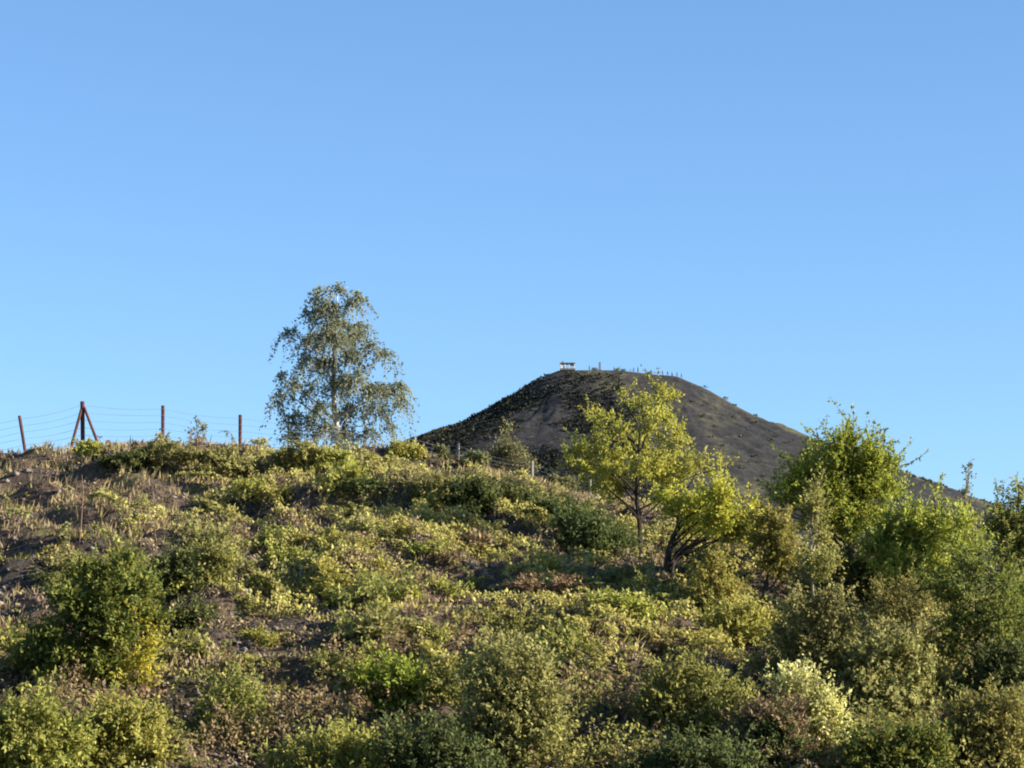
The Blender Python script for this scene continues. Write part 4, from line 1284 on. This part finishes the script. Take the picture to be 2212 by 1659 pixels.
# low rail
g = heap_pt(1414, -1.2)
rl = thing('low_rail', 'low dark rail near the walkers on the heap summit', 'rail', g)
for xx in (-1.0, 0.0, 1.0):
    MB().box((xx, 0, 0.4), (0.06, 0.06, 0.5)).build('post', M['deck'], rl)
MB().box((0, -0.075, 0.8), (1.15, 0.015, 0.09)).build('rail', M['metal'], rl)

# bicycle standing on the summit
g = heap_pt(1363, -1.2)
by_ = thing('bicycle', 'bluish bicycle parked beside the tallest walker on the heap summit', 'bicycle', g)
for xx in (-0.52, 0.52):
    th = np.linspace(0, 2 * np.pi, 21)
    w_ = MB().tube(np.stack([xx + 0.34 * np.cos(th), th * 0, 0.36 + 0.34 * np.sin(th)], -1), 0.035, 5, False).build('wheel', M['metal'], by_)
    sp = MB()
    for a in np.linspace(0, np.pi, 5)[:-1]:
        sp.tube([(xx - 0.32 * math.cos(a), 0, 0.36 - 0.32 * math.sin(a)), (xx + 0.32 * math.cos(a), 0, 0.36 + 0.32 * math.sin(a))], 0.012, 4)
    sp.build('spokes', M['metal'], w_)
fr_ = MB()
for a, b in (((-0.52, 0.36), (-0.1, 0.34)), ((-0.1, 0.34), (-0.22, 0.85)), ((-0.52, 0.36), (-0.22, 0.8)), ((-0.1, 0.34), (0.36, 0.82)), ((-0.22, 0.8), (0.36, 0.86)), ((0.52, 0.36), (0.34, 0.95))):
    fr_.tube([(a[0], 0, a[1]), (b[0], 0, b[1])], 0.035, 6)
fr_.build('frame', M['metal'], by_)
MB().tube([(-0.22, 0, 0.84), (-0.24, 0, 0.98)], 0.03, 6).box((-0.24, 0, 0.99), (0.14, 0.07, 0.04)).build('saddle', M['hair'], by_)
MB().tube([(0.34, 0, 0.93), (0.33, 0, 1.05)], 0.03, 6).tube([(0.36, -0.27, 1.05), (0.33, 0, 1.05), (0.36, 0.27, 1.05)], 0.03, 6).build('handlebar', M['hair'], by_)


def person(label, u, shirt, trousers, seed, h=1.72, lean=0.0, stride=0.2, crouch=0.0, rz=0.0, dy=-1.0):
    rng = np.random.default_rng(seed)
    g = heap_pt(u, dy)
    s = h / 1.66
    k = 1 - 0.45 * crouch
    hip = 0.92 * k
    J = {}
    vs = []; rad = []; ed = []

    def v(name, p, r, par=None):
        J[name] = len(vs); vs.append((p[0] * s, p[1] * s, p[2] * s)); rad.append(r * s * (1.3 if name[:3] in ('pel', 'bel', 'che', 'sho', 'elb', 'hip', 'kne') else 1.1))
        if par:
            ed.append((J[par], J[name]))
    v('pelvis', (0, 0, hip), 0.15)
    v('belly', (lean * 0.1, 0, hip + 0.18), 0.135, 'pelvis')
    v('chest', (lean * 0.25, 0, hip + 0.40), 0.165, 'belly')
    v('neck', (lean * 0.36, 0, hip + 0.55), 0.06, 'chest')
    v('head', (lean * 0.42, 0, hip + 0.66), 0.10, 'neck')
    v('crown', (lean * 0.42, 0, hip + 0.78), 0.085, 'head')
    for sd in (-1, 1):
        n = str(sd)
        st = stride * sd
        v('hip' + n, (0, 0.10 * sd, hip - 0.06), 0.10, 'pelvis')
        v('knee' + n, (0.5 * st + 0.35 * crouch, 0.11 * sd, hip * 0.53), 0.07, 'hip' + n)
        v('ankle' + n, (st - 0.05 * crouch, 0.11 * sd, 0.08), 0.048, 'knee' + n)
        v('toe' + n, (st + 0.17, 0.12 * sd, 0.04), 0.04, 'ankle' + n)
        v('sho' + n, (lean * 0.3, 0.18 * sd, hip + 0.46), 0.075, 'chest')
        v('elb' + n, (lean * 0.3 - 0.35 * st, 0.25 * sd, hip + 0.18), 0.05, 'sho' + n)
        v('wri' + n, (lean * 0.3 - 0.2 * st + 0.1, 0.25 * sd, hip - 0.06), 0.037, 'elb' + n)
        v('hand' + n, (lean * 0.3 - 0.15 * st + 0.13, 0.24 * sd, hip - 0.16), 0.042, 'wri' + n)
    me = bpy.data.meshes.new('body')
    me.from_pydata(vs, ed, [])
    o = bpy.data.objects.new('body', me); COL.objects.link(o)
    md = o.modifiers.new('skin', 'SKIN')
    if not me.skin_vertices:
        me.attributes.new
    ly = me.skin_vertices[0].data
    for i, r in enumerate(rad):
        ly[i].radius = (r, r); ly[i].use_root = (i == 0)
    o.modifiers.new('sub', 'SUBSURF').levels = 1
    dg = bpy.context.evaluated_depsgraph_get()
    nm = bpy.data.meshes.new_from_object(o.evaluated_get(dg))
    bpy.data.objects.remove(o)
    nm.materials.clear()
    for m in (M['skin'], shirt, trousers):
        nm.materials.append(m)
    for p in nm.polygons:
        z = p.center[2] / s
        p.material_index = 0 if (z > hip + 0.56 or (z < hip - 0.08 and abs(p.center[1]) / s > 0.2)) else (1 if z > hip - 0.02 else 2)
        p.use_smooth = True
    root = thing('person', label, 'person', g, None)
    root.rotation_euler = (0, 0, rz)
    b = link('body', nm, root)
    th = MB()
    hc = np.array([lean * 0.42 - 0.015, 0, hip + 0.74]) * s
    th.tube([hc + np.array([-0.03, 0, -0.1]) * s, hc + np.array([-0.02, 0, 0.0]) * s, hc + np.array([0, 0, 0.08]) * s, hc + np.array([0.0, 0, 0.115]) * s], np.array([0.09, 0.115, 0.09, 0.03]) * s, 8)
    th.build('hair', M['hair'], root, True)
    return root


def cloth(n, c):
    return solid_mat(n, [tuple(q * 0.8 for q in c), c], 4, 0.9)


navy = cloth('navy_cloth', (0.03, 0.04, 0.09)); red = cloth('maroon_cloth', (0.16, 0.05, 0.06)); grn = cloth('green_cloth', (0.06, 0.09, 0.05))
gry = cloth('grey_cloth', (0.12, 0.12, 0.14)); sky_b = cloth('teal_cloth', (0.10, 0.22, 0.26)); blk = cloth('black_cloth', (0.015, 0.015, 0.02))
person('person in dark clothes standing between shelter and marker slab', 1273, navy, blk, 1, 1.7)
person('person in grey sitting low beyond the marker slab', 1326, gry, blk, 2, 1.65, crouch=0.7, lean=0.3)
person('tallest person in maroon top at the middle of the heap summit', 1378, red, blk, 3, 2.05)
person('person in green top right beside the one in maroon', 1395, grn, navy, 4, 1.75, stride=0.3)
person('person bending over by the low rail on the heap summit', 1421, navy, blk, 5, 1.7, lean=0.8, crouch=0.3)
person('person in black walking alone past the low rail', 1442, blk, navy, 6, 1.65, stride=0.35)
person('crouching person in black among the last walkers', 1451, blk, blk, 7, 1.7, crouch=0.8, lean=0.4)
person('second person from the end of the line of walkers, in green', 1462, grn, blk, 8, 1.6, stride=0.3)
person('last person of the line, in a teal jacket', 1472, sky_b, gry, 9, 1.85, stride=0.3)

for (u, k, lab, sc) in ((1285, 'dark', 'low dark shrub on the summit between the dark-clothed person and the marker slab', 1.0), (1335, 'olive', 'low olive shrub on the summit beside the sitting person', 1.25),
                        (1347, 'dark', 'low dark shrub on the summit between the olive shrub and the bicycle', 0.9), (1403, 'olive', 'low shrub on the summit beside the person in green', 1.1)):
    r_ = thing('summit_shrub', lab, 'shrub', heap_pt(u, -1.0))
    r_.scale = (sc * 1.2, sc, sc * 1.8)
    fm, sm = VAR[k][0]
    link('foliage', fm, r_); link('stems', sm, r_)['kind'] = 'stuff'

person('person in navy seen just behind the bicycle on the heap summit', 1369, navy, gry, 10, 1.7, stride=0.25)
person('person in grey at the near end of the low rail', 1407, gry, blk, 11, 1.7, stride=0.2)
person('person in black halfway between low rail and lone walker', 1431, blk, blk, 12, 1.6, stride=0.3)
